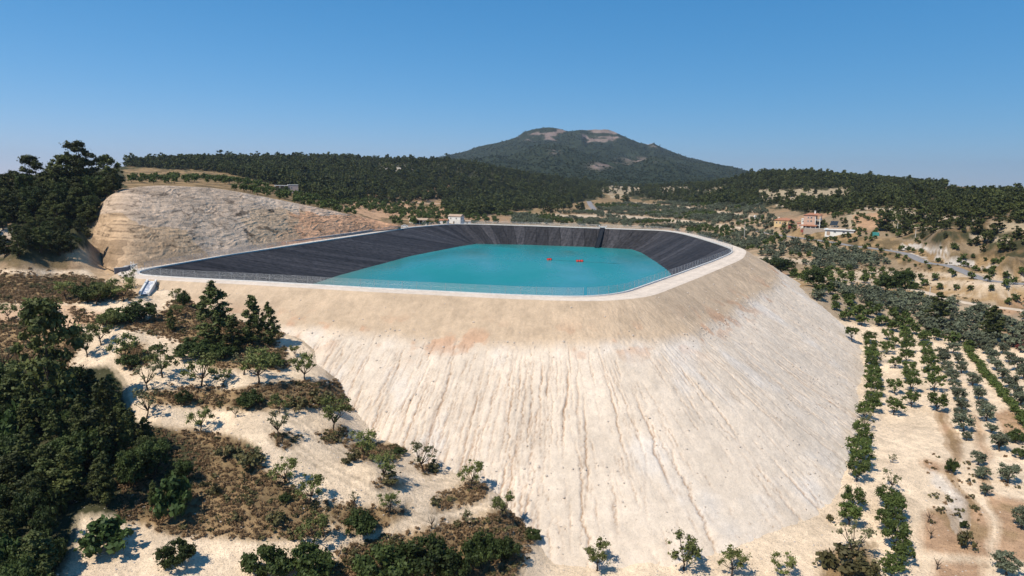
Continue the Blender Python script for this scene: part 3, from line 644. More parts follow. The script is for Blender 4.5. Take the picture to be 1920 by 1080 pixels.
for k in range(DR):
    t = k / (DR - 1); drop = 36.0 * t; o_ = drop / SLOPE
    # rounded shoulder at the very top
    z = -RD - drop + .02
    X = Pd[:, 0] + Nd[:, 0] * o_; Y = Pd[:, 1] + Nd[:, 1] * o_
    arc = sl
    wob = (fbm(arc / 5, np.full(nd, drop / 4), 90, 3) - .5) * 1.7 + (vn(arc / 1.2, np.full(nd, drop / 1.1), 97) - .5) * .45
    u = arc + wob
    band = 7.2 + (fbm(sl / 20, sl * 0, 91, 2) - .5) * 1.6
    low = smooth(band - 1.1, band + 1.5, drop)
    grow = smooth(0, 9, drop - band) * (.55 + .9 * fbm(u / 11, np.full(nd, drop / 30), 92, 2))
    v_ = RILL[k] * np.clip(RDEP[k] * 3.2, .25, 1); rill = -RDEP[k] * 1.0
    rgt = smooth(40, 90, X)     # fewer rills on the flank beyond the bend
    rill = rill * (1 - .3 * rgt)
    rough = (fbm(arc / .8, np.full(nd, drop / .5), 98, 3) - .5) * (.20 + .12 * rgt + .14 * np.exp(-((drop - band) / 1.0) ** 2)) + (fbm(arc / 8, np.full(nd, drop / 6), 99, 3) - .5) * .5 * smooth(0, 4, drop)
    step_ = -.22 * low + .12 * smooth(band - 2, band - .2, drop) * (1 - low)
    dz = rill + rough * (.3 + .7 * smooth(0, 2, drop)) + step_
    DV.append(np.c_[X + Nd[:, 0] * dz * .4, Y + Nd[:, 1] * dz * .4, z + dz * .9])
    c_up = np.array([.505, .378, .262]); c_lo = np.array([.650, .540, .430])
    g = fbm(arc / 7, np.full(nd, drop / 5), 101, 4); g2 = fbm(arc / 1.1, np.full(nd, drop / 16), 102, 4)
    c = c_up + (c_lo - c_up) * low[:, None]
    c = c * (1 + .20 * (g - .5) + .16 * (1 - .8 * smooth(40, 90, X)) * (g2 - .5))[:, None]
    org = smooth(.56, .68, fbm(arc / 5 + 40, np.full(nd, drop / 2.2), 103, 4)) * np.exp(-((drop - band) / 2.6) ** 2)
    c = c + (np.array([.50, .30, .19]) - c) * (org * .75)[:, None]
    wh = smooth(.55, .72, fbm(arc / 9 + 7, np.full(nd, drop / 7), 104, 4)) * low
    c = c + (np.array([.66, .60, .54]) - c) * (wh * .5)[:, None]
    rill_shade = np.clip(v_ * 1.1, 0, 1)
    c = c * (1 - rill_shade[:, None] * np.array([.46, .56, .62]))  # shade of the rills painted into the vertex colour, browner where deeper
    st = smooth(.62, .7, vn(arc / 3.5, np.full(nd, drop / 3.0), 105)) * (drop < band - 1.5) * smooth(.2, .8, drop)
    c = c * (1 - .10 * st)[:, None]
    DC.append(c)
M_DAM = earth('dam_marl', fine=2.2, bump=.75, contrast=.15, dist=.16)
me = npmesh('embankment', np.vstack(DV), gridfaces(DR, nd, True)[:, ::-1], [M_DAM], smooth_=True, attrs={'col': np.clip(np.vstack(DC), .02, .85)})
tag(link(bpy.data.objects.new('embankment', me)), 'pale earth dam slope with erosion rills', None, None, 'structure')
DAMV = np.vstack(DV).reshape(DR, nd, 3)

# ---------------------------------------------------------------- cut hillside
us = np.linspace(160, 757, 560); NV = 150; SV = np.zeros((NV, len(us), 3)); SCc = np.zeros((NV, len(us), 3))
for j, u in enumerate(us):
    B, T = scar_pts(u)
    for i in range(NV):
        f = i / (NV - 1) * 1.12 - .06
        P = B * (1 - f) + T * f
        if f > 1: P = T * (1 + (f - 1) * .25); P[2] = T[2] - (f - 1) * 40
        SV[i, j] = P
for _ in range(2):
    pd_ = np.pad(SV, ((0, 0), (12, 12), (0, 0)), mode='edge'); SV = sum(pd_[:, i:i + len(us)] for i in range(25)) / 25
X, Y, Z = SV[..., 0], SV[..., 1], SV[..., 2]
al = X * .3 + Y; ff = np.linspace(-.06, 1.06, NV)[:, None] * np.ones((1, len(us)))
edge = smooth(0, .10, ff) * smooth(1.02, .93, ff) * smooth(160, 185, us)[None]
bul = np.sin(np.clip(ff, 0, 1) * math.pi) * .9
ledge = np.abs(fbm(al / 16, Z / 1.1 + fbm(al / 9, Z / 4, 112, 2) * 3, 111, 4) - .5) * 2
disp = bul + edge * ((fbm(al / 10, Z / 4, 113, 4) - .5) * 1.0 + (.5 - smooth(0, .22, ledge)) * .22 + (fbm(al / 1.6, Z / .6, 114, 3) - .5) * .42)
SV[..., 2] += disp * .75; SV[..., 0] += disp * .3; SV[..., 1] -= disp * .45
sx, sy = proj(SV)
qx = sx + (fbm(al / 6, Z / 4, 120, 3) - .5) * 45; qy = sy + (fbm(al / 6, Z / 4, 121, 3) - .5) * 18
GREY = np.array([.50, .375, .275]); TN = np.array([.47, .325, .205]); OR = np.array([.62, .345, .20]); LT_ = np.array([.60, .455, .34])
C = np.zeros(SV.shape) + GREY
def sp_(poly, c, a=1.0):
    w = inpoly(qx, qy, poly) * a; C[:] = C + (c - C) * w[..., None]
sp_([(150, 400), (235, 405), (250, 425), (360, 430), (400, 480), (400, 520), (150, 520)], TN)
sp_([(560, 370), (770, 410), (770, 450), (560, 460), (500, 470), (540, 420)], OR * 1.02)
sp_([(470, 395), (560, 390), (560, 450), (480, 465), (455, 430)], TN * 1.05, .75)
sp_([(440, 345), (620, 385), (700, 405), (600, 405), (480, 385)], LT_, .7)
sp_([(160, 445), (240, 450), (235, 480), (215, 500), (160, 490)], TN * .55, .8)
sp_([(240, 450), (340, 455), (330, 470), (250, 470)], TN * .6, .5)
sp_([(600, 430), (760, 420), (760, 436), (560, 458)], OR, .8)
dk = smooth(.60, .70, fbm(al / 5, Z / 2.0, 125, 4)) * (inpoly(qx, qy, [(450, 395), (560, 390), (550, 420), (470, 460), (420, 440)]) * .8 + .12)
C = C * (1 - .68 * dk)[..., None]
crk = (1 - smooth(.02, .10, np.abs(fbm(al / 7, Z / 1.6, 128, 4) - .5) * 2)) * smooth(.45, .6, fbm(al / 9, Z / 3, 129, 3)); C *= (1 - .55 * crk * edge)[..., None]
C *= (1 + .7 * (fbm(al / 3, Z / .7, 126, 4) - .5) + .3 * (fbm(al / 12, Z / 5, 127, 3) - .5))[..., None]
M_SCAR = earth('cut_marl', fine=.9, bump=.8, contrast=.22, dist=.5)
me = npmesh('hillside', SV.reshape(-1, 3), gridfaces(NV, len(us)), [M_SCAR], smooth_=True, attrs={'col': np.clip(C, .02, .8).reshape(-1, 3)})
tag(link(bpy.data.objects.new('hillside', me)), 'grey and orange cut hillside above the reservoir', None, None, 'structure')

# ---------------------------------------------------------------- far mountain
cx = np.array([700, 780, 825, 870, 900, 940, 968, 985, 1010, 1030, 1050, 1065, 1085, 1110, 1140, 1155, 1180, 1195, 1215, 1225, 1240, 1260, 1290, 1330, 1370, 1400, 1440, 1500])
cyv = np.array([318, 302, 294, 284, 274, 266, 257, 246, 240, 238, 241.5, 246, 244, 242.5, 242.5, 248, 260, 266, 271, 268, 276, 284, 295, 304, 313, 321, 332, 345])
um = np.linspace(690, 1510, 760); NM = 260; MV = np.zeros((NM, len(um), 3)); ROCK = np.zeros((NM, len(um)))
ycr = np.interp(um, cx, cyv); ybs = np.interp(um, [690, 900, 1100, 1300, 1510], [322, 335, 345, 348, 352])
clf = np.interp(um, [960, 985, 1000, 1050, 1070, 1090, 1100, 1150, 1160, 1175, 1205, 1215, 1228, 1235], [0, .10, .16, .16, .02, .03, .19, .19, .05, 0, 0, .07, .07, 0])
for i in range(NM):
    t = i / (NM - 1); tt = min(t / .86, 1)
    r = 1500 + (3600 - 1500) * tt
    f = tt ** 1.15
    # a cliff under the crest
    clf_ = clf * smooth(.55, .93, tt)
    fc = np.where(tt > .93, (1 - clf) * (.93 ** 1.15) + (f - .93 ** 1.15) / (1 - .93 ** 1.15) * (1 - (1 - clf) * .93 ** 1.15), f * (1 - clf_))
    y = ybs + (ycr - ybs) * fc
    rr = np.full(len(um), r)
    if t > .86: rr = 3600 + (t - .86) / .14 * 900 + 0 * um
    for j in (0,):
        pass
    d = np.array([ray(a, b) for a, b in zip(um, y)])
    P = d * rr[:, None]
    if t > .86: P[:, 2] -= ((t - .86) / .14) ** 1.1 * 260
    nz = (fbm(P[:, 0] / 420, P[:, 1] / 700, 131, 5) - .5) * 120 * math.sin(math.pi * min(tt, 1)) * smooth(1500, 1380, um) * smooth(700, 800, um) + (1 - np.abs(fbm(P[:, 0] / 160, P[:, 1] / 420, 132, 4) - .5) * 4) * 26 * math.sin(math.pi * min(tt, 1)) ** .5
    hold = 1 - .85 * smooth(.72, .93, tt); nz = nz * hold * np.clip((ybs - ycr) / 75, .08, 1)
    nz += (vn(P[:, 0] / 22, P[:, 1] / 22, 133) - .5) * 7 * (.4 if tt > .9 else 1)
    P[:, 2] += nz
    fh = np.exp(-((um - 1050) / 90) ** 2) * np.exp(-((tt - .45) / .12) ** 2) * 45 + np.exp(-((um - 1230) / 70) ** 2) * np.exp(-((tt - .35) / .12) ** 2) * 30
    P[:, 2] += fh
    if i == 0: P[:, 2] -= 90
    MV[i] = P
    ROCK[i] = smooth(.90, .935, tt) * (t <= .862) * smooth(.01, .10, clf)
mx, my = proj(MV); nn = fbm(MV[..., 0] / 60, MV[..., 2] / 30 + MV[..., 1] / 80, 135, 4)
ROCK = ROCK * smooth(.45, .56, nn - .03 - .10 * (um[None] < 1068) + .04 * np.sin(mx / 9)) 
for (a, b, w_, h_) in ((1155, 309, 30, 4), (1195, 300, 28, 4), (1120, 312, 14, 6), (1040, 284, 10, 4), (1218, 270, 8, 4)):
    ROCK += np.exp(-(((mx - a) / w_) ** 2 + ((my - b) / h_) ** 2)) * smooth(.38, .55, nn)
ROCK = np.clip(ROCK, 0, 1)
VG = np.array([.032, .042, .026]); RK = np.array([.225, .17, .145])
MC = VG * (1 + .5 * (fbm(MV[..., 0] / 35, MV[..., 1] / 35, 138, 3) - .5))[..., None] + (RK * (.75 + .5 * vn(MV[..., 0] / 16, MV[..., 2] / 60, 139))[..., None] - VG) * ROCK[..., None]
M_MTN = earth('mountain_cover', fine=.05, bump=.9, contrast=.35, dist=8)
me = npmesh('mountain', MV.reshape(-1, 3), gridfaces(NM, len(um)), [M_MTN], smooth_=True, attrs={'col': np.clip(MC, .01, .8).reshape(-1, 3)})
tag(link(bpy.data.objects.new('mountain', me)), 'distant wooded mountain with rocky cliffs at its top', None, None, 'structure')
#@@VEG@@
# ---------------------------------------------------------------- plants: prototype meshes
def leaves(cent, rad, n, size, rg, squash=.8, up=.35, shell=.45, elong=1.6):
    """leaf-sized quads spread through clumps: cent (k,3), rad (k,)"""
    k = len(cent); w = rad ** 2; w = w / w.sum(); c = rg.choice(k, n, p=w)
    d = rg.normal(size=(n, 3)); d /= np.linalg.norm(d, axis=1)[:, None]
    r = np.minimum(np.abs(rg.normal(size=n)) * .5 + .22 * rg.random(n), 1.55); P = cent[c] + d * (rad[c] * r)[:, None] * np.array([1, 1, squash])
    nrm = d + rg.normal(size=(n, 3)) * .7 + np.array([0, 0, up]); nrm /= np.linalg.norm(nrm, axis=1)[:, None]
    t = np.cross(nrm, rg.normal(size=(n, 3))); t /= np.linalg.norm(t, axis=1)[:, None] + 1e-9; b = np.cross(nrm, t)
    s = size * (.6 + .8 * rg.random(n))[:, None]; a = t * s * elong * .5; q = b * s * .5
    V = np.stack([P - a, P - q, P + a, P + q], 1).reshape(-1, 3); Fq = np.arange(4 * n).reshape(-1, 4)
    return V, Fq
def limbs(mb, base_h, h, cent, r0, rg, n=5, lean=0.0, m=0, nl=6):
    p = [(0, 0, -.35)]; x = y = 0
    for i in range(1, 4):
        x += rg.normal() * .07 * base_h + lean * .3; y += rg.normal() * .07 * base_h; p.append((x, y, base_h * i / 3))
    mb.tube(p, [r0 * 1.3, r0, r0 * .85, r0 * .75], 7, m)
    top = Vector(p[-1])
    for c in cent[:nl]:
        c = Vector(c); mid = top.lerp(c, .5) + Vector((rg.normal() * .12, rg.normal() * .12, -.1)) * (c - top).length * .4
        mb.tube([tuple(top), tuple(mid), tuple(top.lerp(c, .95))], [r0 * .62, r0 * .4, r0 * .14], 5, m)
M_BARK = plain('bark', (.085, .065, .050), .95, .3, 6); M_BARKD = plain('dark_bark', (.055, .040, .030), .95, .3, 6)
M_ALM = foliage('almond_leaves', (.100, .120, .032), (.185, .200, .070), .28)
M_ALM2 = foliage('dusty_leaves', (.14, .15, .07), (.20, .19, .10), .25)
M_ORC = foliage('orchard_leaves', (.052, .078, .018), (.110, .140, .036), .25)
M_OLV = foliage('olive_leaves', (.088, .102, .060), (.150, .165, .108), .18)
M_PIN = foliage('pine_needles', (.030, .040, .011), (.090, .100, .028), .14, .4, .5)
M_PIN2 = foliage('young_pine_needles', (.055, .075, .020), (.120, .135, .045), .15, .2, .6)
M_MTR = foliage('mountain_trees', (.022, .033, .016), (.045, .058, .028), .05, .25, .4)
M_DRK = foliage('dark_leaves', (.028, .044, .012), (.070, .095, .026), .25, .3)
M_FIG = foliage('fig_leaves', (.034, .062, .016), (.075, .115, .032), .22, .1)
M_SCR = foliage('scrub_leaves', (.075, .072, .028), (.160, .135, .060), .15, .35)
M_DRY = foliage('dry_grass', (.20, .125, .065), (.33, .215, .115), .2, .35)
M_REDL = foliage('reddish_twigs', (.16, .045, .040), (.26, .085, .06), .2, .2)
def proto_tree(name, seed, h, w, th, ncl, nleaf, lsize, mleaf, mbark, r0, kind='round', clr=.3, sparse=1.0, nl=6):
    """returns (trunk mesh, crown mesh) for a tree h high, w wide, bare trunk th"""
    rg = np.random.default_rng(seed); c = []; r = []
    ch = h - th
    for i in range(ncl):
        if kind == 'cone':
            f = (i + rg.random()) / ncl; rr = (1 - f) ** .8 * w * .42 + .12; a = rg.random() * 6.28; q = rr * (.35 + .6 * rg.random())
            c.append((math.cos(a) * q, math.sin(a) * q, th + ch * f * .97)); r.append(max(.28, clr * w * (1.05 - .65 * f)))
        elif kind == 'spire':
            f = ((i + rg.random()) / ncl) ** .8; prof = (1 - f) ** .55 * (.35 + .65 * min(1, f * 3.2)); a = rg.random() * 6.28; q = w * .42 * prof * (.3 + .75 * rg.random())
            c.append((math.cos(a) * q, math.sin(a) * q, th + ch * (.03 + .93 * f) + rg.normal() * .15)); r.append(clr * w * (.55 + .6 * rg.random()) * (1 - .45 * f))
        elif kind == 'pine':
            f = rg.random(); prof = math.sin(math.pi * min(1, .18 + f * .78)) ** .7; a = rg.random() * 6.28; q = w * .40 * prof * math.sqrt(rg.random())
            c.append((math.cos(a) * q, math.sin(a) * q, th + ch * (.06 + .84 * f))); r.append(clr * w * (.55 + .7 * rg.random()))
        elif kind == 'vase':
            a = i * 2.4 + rg.random() * .8; q = w * .40 * (.45 + .6 * rg.random()); z = th + ch * (.30 + .55 * rg.random())
            c.append((math.cos(a) * q, math.sin(a) * q, z)); r.append(clr * w * (.5 + .8 * rg.random()))
        elif kind == 'bush':
            a = rg.random() * 6.28; q = w * .40 * math.sqrt(rg.random()); z = h * (.22 + .55 * rg.random() * (1 - (q / (w * .5)) ** 2))
            c.append((math.cos(a) * q, math.sin(a) * q, z)); r.append(clr * w * (.5 + .6 * rg.random()))
        else:
            a = rg.random() * 6.28; f = rg.random(); q = w * .36 * math.sqrt(rg.random()) * (1 - .3 * abs(f - .45)); z = th + ch * (.2 + .62 * f)
            c.append((math.cos(a) * q, math.sin(a) * q, z)); r.append(clr * w * (.5 + .7 * rg.random()))
    c = np.array(c); r = np.array(r)
    V, Fq = leaves(c, r, int(nleaf * sparse), lsize, rg, .75, .4, .3)
    if kind == 'bush': V[:, 2] = np.maximum(V[:, 2], .02)
    crown = npmesh(name + '_crown', V, Fq, [mleaf])
    mb = MB(); limbs(mb, max(th, h * .06), h, c, r0, rg, nl=nl)
    if kind in ('cone', 'pine'): mb.tube([(0, 0, th * .9), (0, 0, h * .82)], [r0 * .7, r0 * .15], 6)
    trunk = mb.mesh(name + '_trunk', mbark)
    both = None
    return trunk, crown
def joined(name, tr, cr):
    """single mesh of crown and trunk for trees too far off to show parts"""
    nv = len(tr.vertices); v1 = np.zeros(nv * 3, np.float32); tr.vertices.foreach_get('co', v1)
    v2 = np.zeros(len(cr.vertices) * 3, np.float32); cr.vertices.foreach_get('co', v2)
    me = bpy.data.meshes.new(name); f1 = [tuple(p.vertices) for p in tr.polygons]; n4 = len(v2) // 3
    f2 = (np.arange(n4).reshape(-1, 4) + nv).tolist()
    me.from_pydata(np.vstack([v1.reshape(-1, 3), v2.reshape(-1, 3)]).tolist(), [], f1 + f2)
    me.materials.append(tr.materials[0]); me.materials.append(cr.materials[0])
    me.polygons.foreach_set('material_index', [0] * len(f1) + [1] * len(f2)); me.update(); return me
P_ = {}
def reg(key, k, **kw): P_[key] = [proto_tree(key, 100 * hash_(key) + i, **kw) for i in range(k)]
def hash_(s_): return sum(ord(c) * (i + 1) for i, c in enumerate(s_)) % 997
reg('almond', 6, h=5.0, w=5.0, th=1.15, ncl=17, nleaf=1500, lsize=.20, mleaf=M_ALM, mbark=M_BARKD, r0=.13, kind='vase', clr=.17, nl=9)
reg('thin', 4, h=4.6, w=4.0, th=1.2, ncl=13, nleaf=520, lsize=.19, mleaf=M_ALM2, mbark=M_BARKD, r0=.12, kind='vase', clr=.17, nl=11)
reg('bare', 3, h=3.2, w=2.6, th=1.0, ncl=8, nleaf=14, lsize=.12, mleaf=M_ALM2, mbark=M_BARKD, r0=.12, kind='vase', clr=.15, nl=8)
reg('orchard', 6, h=4.8, w=4.8, th=.9, ncl=30, nleaf=2500, lsize=.22, mleaf=M_ORC, mbark=M_BARKD, r0=.14, kind='vase', clr=.15, nl=7)
reg('olive', 6, h=4.2, w=4.8, th=.7, ncl=32, nleaf=2600, lsize=.21, mleaf=M_OLV, mbark=M_BARK, r0=.18, kind='round', clr=.155)
reg('pine', 6, h=10, w=7.5, th=1.3, ncl=80, nleaf=11000, lsize=.23, mleaf=M_PIN, mbark=M_BARKD, r0=.22, kind='pine', clr=.095)
reg('young_pine', 4, h=8.5, w=5.0, th=.7, ncl=85, nleaf=9000, lsize=.18, mleaf=M_PIN2, mbark=M_BARKD, r0=.16, kind='spire', clr=.13)
reg('cone_pine', 4, h=11, w=5.8, th=.9, ncl=95, nleaf=10000, lsize=.21, mleaf=M_PIN, mbark=M_BARKD, r0=.18, kind='spire', clr=.12)
reg('dark_bush', 5, h=3.4, w=5.0, th=.3, ncl=50, nleaf=7500, lsize=.17, mleaf=M_DRK, mbark=M_BARKD, r0=.10, kind='bush', clr=.115)
reg('fig', 2, h=4.2, w=5.2, th=.4, ncl=22, nleaf=2400, lsize=.38, mleaf=M_FIG, mbark=M_BARK, r0=.12, kind='bush', clr=.16)
reg('scrub', 5, h=1.5, w=2.4, th=.1, ncl=10, nleaf=620, lsize=.17, mleaf=M_SCR, mbark=M_BARKD, r0=.04, kind='bush', clr=.2, nl=3)
reg('dark_tree', 5, h=6.5, w=6.5, th=.8, ncl=60, nleaf=9000, lsize=.21, mleaf=M_DRK, mbark=M_BARKD, r0=.2, kind='round', clr=.12)
FAR = {}
def far_proto(key, n, **kw): FAR[key] = [joined(key + '_far', *proto_tree(key + '_far', 7000 + hash_(key) + i, **kw)) for i in range(n)]
far_proto('pine', 5, h=8.5, w=7.0, th=.8, ncl=22, nleaf=620, lsize=.7, mleaf=M_PIN, mbark=M_BARKD, r0=.2, kind='pine', clr=.15, nl=2)
far_proto('olive', 4, h=4.2, w=5.6, th=.5, ncl=20, nleaf=460, lsize=.5, mleaf=M_OLV, mbark=M_BARK, r0=.18, kind='round', clr=.19, nl=2)
far_proto('orchard', 3, h=4.2, w=4.4, th=.7, ncl=15, nleaf=300, lsize=.5, mleaf=M_ORC, mbark=M_BARKD, r0=.14, kind='round', clr=.24, nl=2)
far_proto('mountain', 3, h=11, w=12, th=.6, ncl=6, nleaf=70, lsize=3.0, mleaf=M_MTR, mbark=M_BARKD, r0=.2, kind='round', clr=.25, nl=1)
far_proto('scrub', 4, h=1.0, w=2.0, th=.05, ncl=8, nleaf=170, lsize=.22, mleaf=M_SCR, mbark=M_BARKD, r0=.03, kind='bush', clr=.2, nl=1)
far_proto('dry', 3, h=.7, w=1.6, th=.05, ncl=8, nleaf=150, lsize=.16, mleaf=M_DRY, mbark=M_BARKD, r0=.02, kind='bush', clr=.2, nl=1)
def plant(name, key, loc, s, label, cat, group=None, v=None, rz=None, sz=None, crownname='crown', mat=None, single=False):
    pr = P_[key][(rnd.randrange(99) if v is None else v) % len(P_[key])]
    x, y, z = (float(a) for a in loc)
    rz = rnd.random() * 6.28 if rz is None else rz
    if single:
        o = bpy.data.objects.new(name, single_mesh(key, pr)); o.location = (x, y, z); o.rotation_euler = (0, 0, rz); link(o)
    else:
        o = empty(name, (x, y, z), rz)
        link(bpy.data.objects.new('trunk' if crownname == 'crown' else 'stem', pr[0]), o); link(bpy.data.objects.new(crownname, pr[1]), o)
    q = s * rnd.uniform(.92, 1.08)
    o.scale = (s * rnd.uniform(.93, 1.07), s * rnd.uniform(.93, 1.07), sz if sz else q)
    tag(o, label, cat, group); return o
_sm = {}
def single_mesh(key, pr):
    k = pr[1].name
    if k not in _sm: _sm[k] = joined(key + '_whole', *pr)
    return _sm[k]
def scale_for(px, py, hpx, h0, P):     # size that shows hpx tall in the photograph
    r = math.sqrt(P[0] ** 2 + P[1] ** 2 + P[2] ** 2); return hpx * r / F / h0 * 1.03

# instancer for masses nobody could count one by one
def mass(name, pts, scales, rots, meshes, label, cat):
    coll = bpy.data.collections.new(name + '_kinds')
    for m_ in meshes: coll.objects.link(bpy.data.objects.new(name + '_kind', m_))
    me = bpy.data.meshes.new(name); me.vertices.add(len(pts)); me.vertices.foreach_set('co', np.asarray(pts, np.float32).ravel())
    for n_, a in (('sc', scales), ('rz', rots), ('id', rng.integers(0, len(meshes), len(pts)))):
        at = me.attributes.new(n_, 'INT' if n_ == 'id' else 'FLOAT', 'POINT'); at.data.foreach_set('value', np.asarray(a, np.int32 if n_ == 'id' else np.float32))
    me.update(); o = link(bpy.data.objects.new(name, me))
    ng = bpy.data.node_groups.new(name, 'GeometryNodeTree'); ng.interface.new_socket('Geometry', in_out='INPUT', socket_type='NodeSocketGeometry'); ng.interface.new_socket('Geometry', in_out='OUTPUT', socket_type='NodeSocketGeometry')
    gi = ng.nodes.new('NodeGroupInput'); go = ng.nodes.new('NodeGroupOutput'); ip = ng.nodes.new('GeometryNodeInstanceOnPoints')
    ci = ng.nodes.new('GeometryNodeCollectionInfo'); ci.inputs['Collection'].default_value = coll; ci.inputs['Separate Children'].default_value = True; ci.inputs['Reset Children'].default_value = True
    def na(n_, ty):
        q = ng.nodes.new('GeometryNodeInputNamedAttribute'); q.data_type = ty; q.inputs['Name'].default_value = n_; return q
    cx_ = ng.nodes.new('ShaderNodeCombineXYZ'); L = ng.links.new
    mp_ = ng.nodes.new('GeometryNodeMeshToPoints'); L(gi.outputs[0], mp_.inputs[0]); L(mp_.outputs[0], ip.inputs['Points'])
    L(ci.outputs[0], ip.inputs['Instance']); ip.inputs['Pick Instance'].default_value = True
    L(na('id', 'INT').outputs[0], ip.inputs['Instance Index']); L(na('rz', 'FLOAT').outputs[0], cx_.inputs[2])
    er = ng.nodes.new('FunctionNodeEulerToRotation'); L(cx_.outputs[0], er.inputs[0]); L(er.outputs[0], ip.inputs['Rotation'])
    L(na('sc', 'FLOAT').outputs[0], ip.inputs['Scale']); L(ip.outputs[0], go.inputs[0])
    md = o.modifiers.new('scatter', 'NODES'); md.node_group = ng
    return tag(o, label, cat, None, 'stuff')

# ---------------------------------------------------------------- trees beside the dam, one by one: photo x, y of the foot, height in pixels, look
ORD = 'first second third fourth fifth sixth seventh eighth ninth tenth eleventh twelfth thirteenth fourteenth fifteenth sixteenth seventeenth eighteenth nineteenth twentieth'.split()
GA_ = 'almond trees on the terraces beside the dam'
SINGLE = [
 (236, 682, 50, 'almond', 'leafy almond tree with a forked trunk on the upper terrace edge'), (305, 708, 62, 'almond', 'broad almond tree on a short straight trunk casting a round shadow'),
 (278, 732, 48, 'thin', 'thin almond tree at the start of the brown grass bank'), (378, 725, 62, 'almond', 'tall almond tree rising from the middle of the brown bank'),
 (418, 723, 32, 'almond', 'small almond tree beside the brown bank on the second terrace'), (457, 703, 50, 'thin', 'slanting almond tree partly behind a rounder one below the young pines'),
 (484, 720, 65, 'almond', 'round almond tree on the thin straight trunk below the young pines'), (572, 713, 48, 'almond', 'almond tree with spreading branches next to the foot of the pale slope'),
 (553, 668, 22, 'almond', 'little almond tree just above the terrace against the pale slope'), (188, 647, 42, 'almond', 'almond tree behind the tall dark pine on the pale track'),
 (163, 670, 42, 'almond', 'almond tree half hidden by the tall dark pine'), (203, 618, 35, 'almond', 'leaning almond tree at the bend of the narrow sandy terrace'),
 (146, 612, 18, 'bare', 'stunted dead almond tree on the reddish terrace'), (123, 565, 34, 'almond', 'almond tree on the sandy strip above the reddish terrace'),
 (183, 572, 36, 'almond', 'slanting almond tree in front of the dark bush on the top terrace'), (231, 565, 42, 'almond', 'almond tree on a dark trunk by the concrete chute'),
 (243, 540, 34, 'thin', 'light green almond tree beside the white gate at the rim corner'), (295, 545, 20, 'bare', 'bare dead tree at the head of the concrete chute'),
 (329, 563, 22, 'almond', 'small dark green almond tree alone below the crest track'), (332, 597, 25, 'almond', 'small almond tree in the brown scrub beside the big pine'),
 (275, 785, 50, 'thin', 'nearly bare almond tree by the dark wood on the third terrace'), (376, 808, 45, 'almond', 'slim upright almond tree at the lip of the scrubby bank'),
 (441, 783, 22, 'thin', 'tiny sparse almond tree in the middle of the third terrace'), (525, 775, 36, 'almond', 'almond tree growing against the brown bank of the third terrace'),
 (523, 822, 50, 'thin', 'sparse almond tree in a patch of dry weeds'), (627, 808, 60, 'almond', 'large almond tree at the end of the third terrace by the slope'),
 (477, 863, 32, 'thin', 'pale sparse almond tree on the brow of the scrubby bank'), (533, 910, 52, 'almond', 'almond tree beside the curving wheel tracks'),
 (582, 943, 50, 'almond', 'open almond tree on the brown bank beside the wheel tracks'), (588, 1023, 55, 'almond', 'almond tree at the foot of the scrubby bank above the dark bushes'),
 (683, 863, 55, 'almond', 'neat round almond tree standing on the pale fourth terrace'), (720, 900, 50, 'almond', 'almond tree with a low shoot on the pale fourth terrace'),
 (794, 885, 58, 'thin', 'tall thin almond tree where the fourth terrace meets the slope'), (883, 914, 48, 'almond', 'almond tree at the tip of the small brown mound'),
 (943, 969, 45, 'almond', 'slender almond tree at the very foot of the rilled slope'), (875, 988, 30, 'thin', 'small pale almond tree beside the dark hedge of bushes'),
 (808, 991, 30, 'bare', 'dead leaning almond tree at the bend of the wheel tracks'), (731, 960, 38, 'almond', 'upright almond tree inside the loop of the wheel tracks'),
 (664, 945, 22, 'thin', 'sparse little almond tree behind the round dark bush'), (1119, 1068, 52, 'almond', 'leaning almond tree alone at the bottom of the rilled slope'),
 (1283, 1068, 62, 'almond', 'wide almond tree at the slope foot, between two others'), (1371, 1080, 52, 'almond', 'bushy almond tree at the bottom edge below the slope'),
 (1468, 1088, 42, 'almond', 'low spreading almond tree on the track at the slope foot'), (1598, 1045, 56, 'thin', 'sparse almond tree above a brown weedy clump at the row end'),
 (90, 590, 20, 'almond', 'small almond tree on the grassy terrace above the tall pine'), (15, 600, 26, 'almond', 'almond tree by a dark bush at the end of the reddish terrace'),
 (40, 720, 44, 'almond', 'almond tree rising over the dark wood by the dry grass slope'), (8, 700, 40, 'thin', 'dull almond tree beside the dry grass slope'),
]
P_CACHE = []
for x, y, hp, kd, lab in SINGLE:
    P = ground(x, y); s = scale_for(x, y, hp, {'almond': 5.0, 'thin': 4.6, 'bare': 3.2}[kd], P)
    plant('dead_tree' if kd == 'bare' else 'almond_tree', kd, P - [0, 0, .05], s, lab, 'tree', GA_); P_CACHE.append(P)
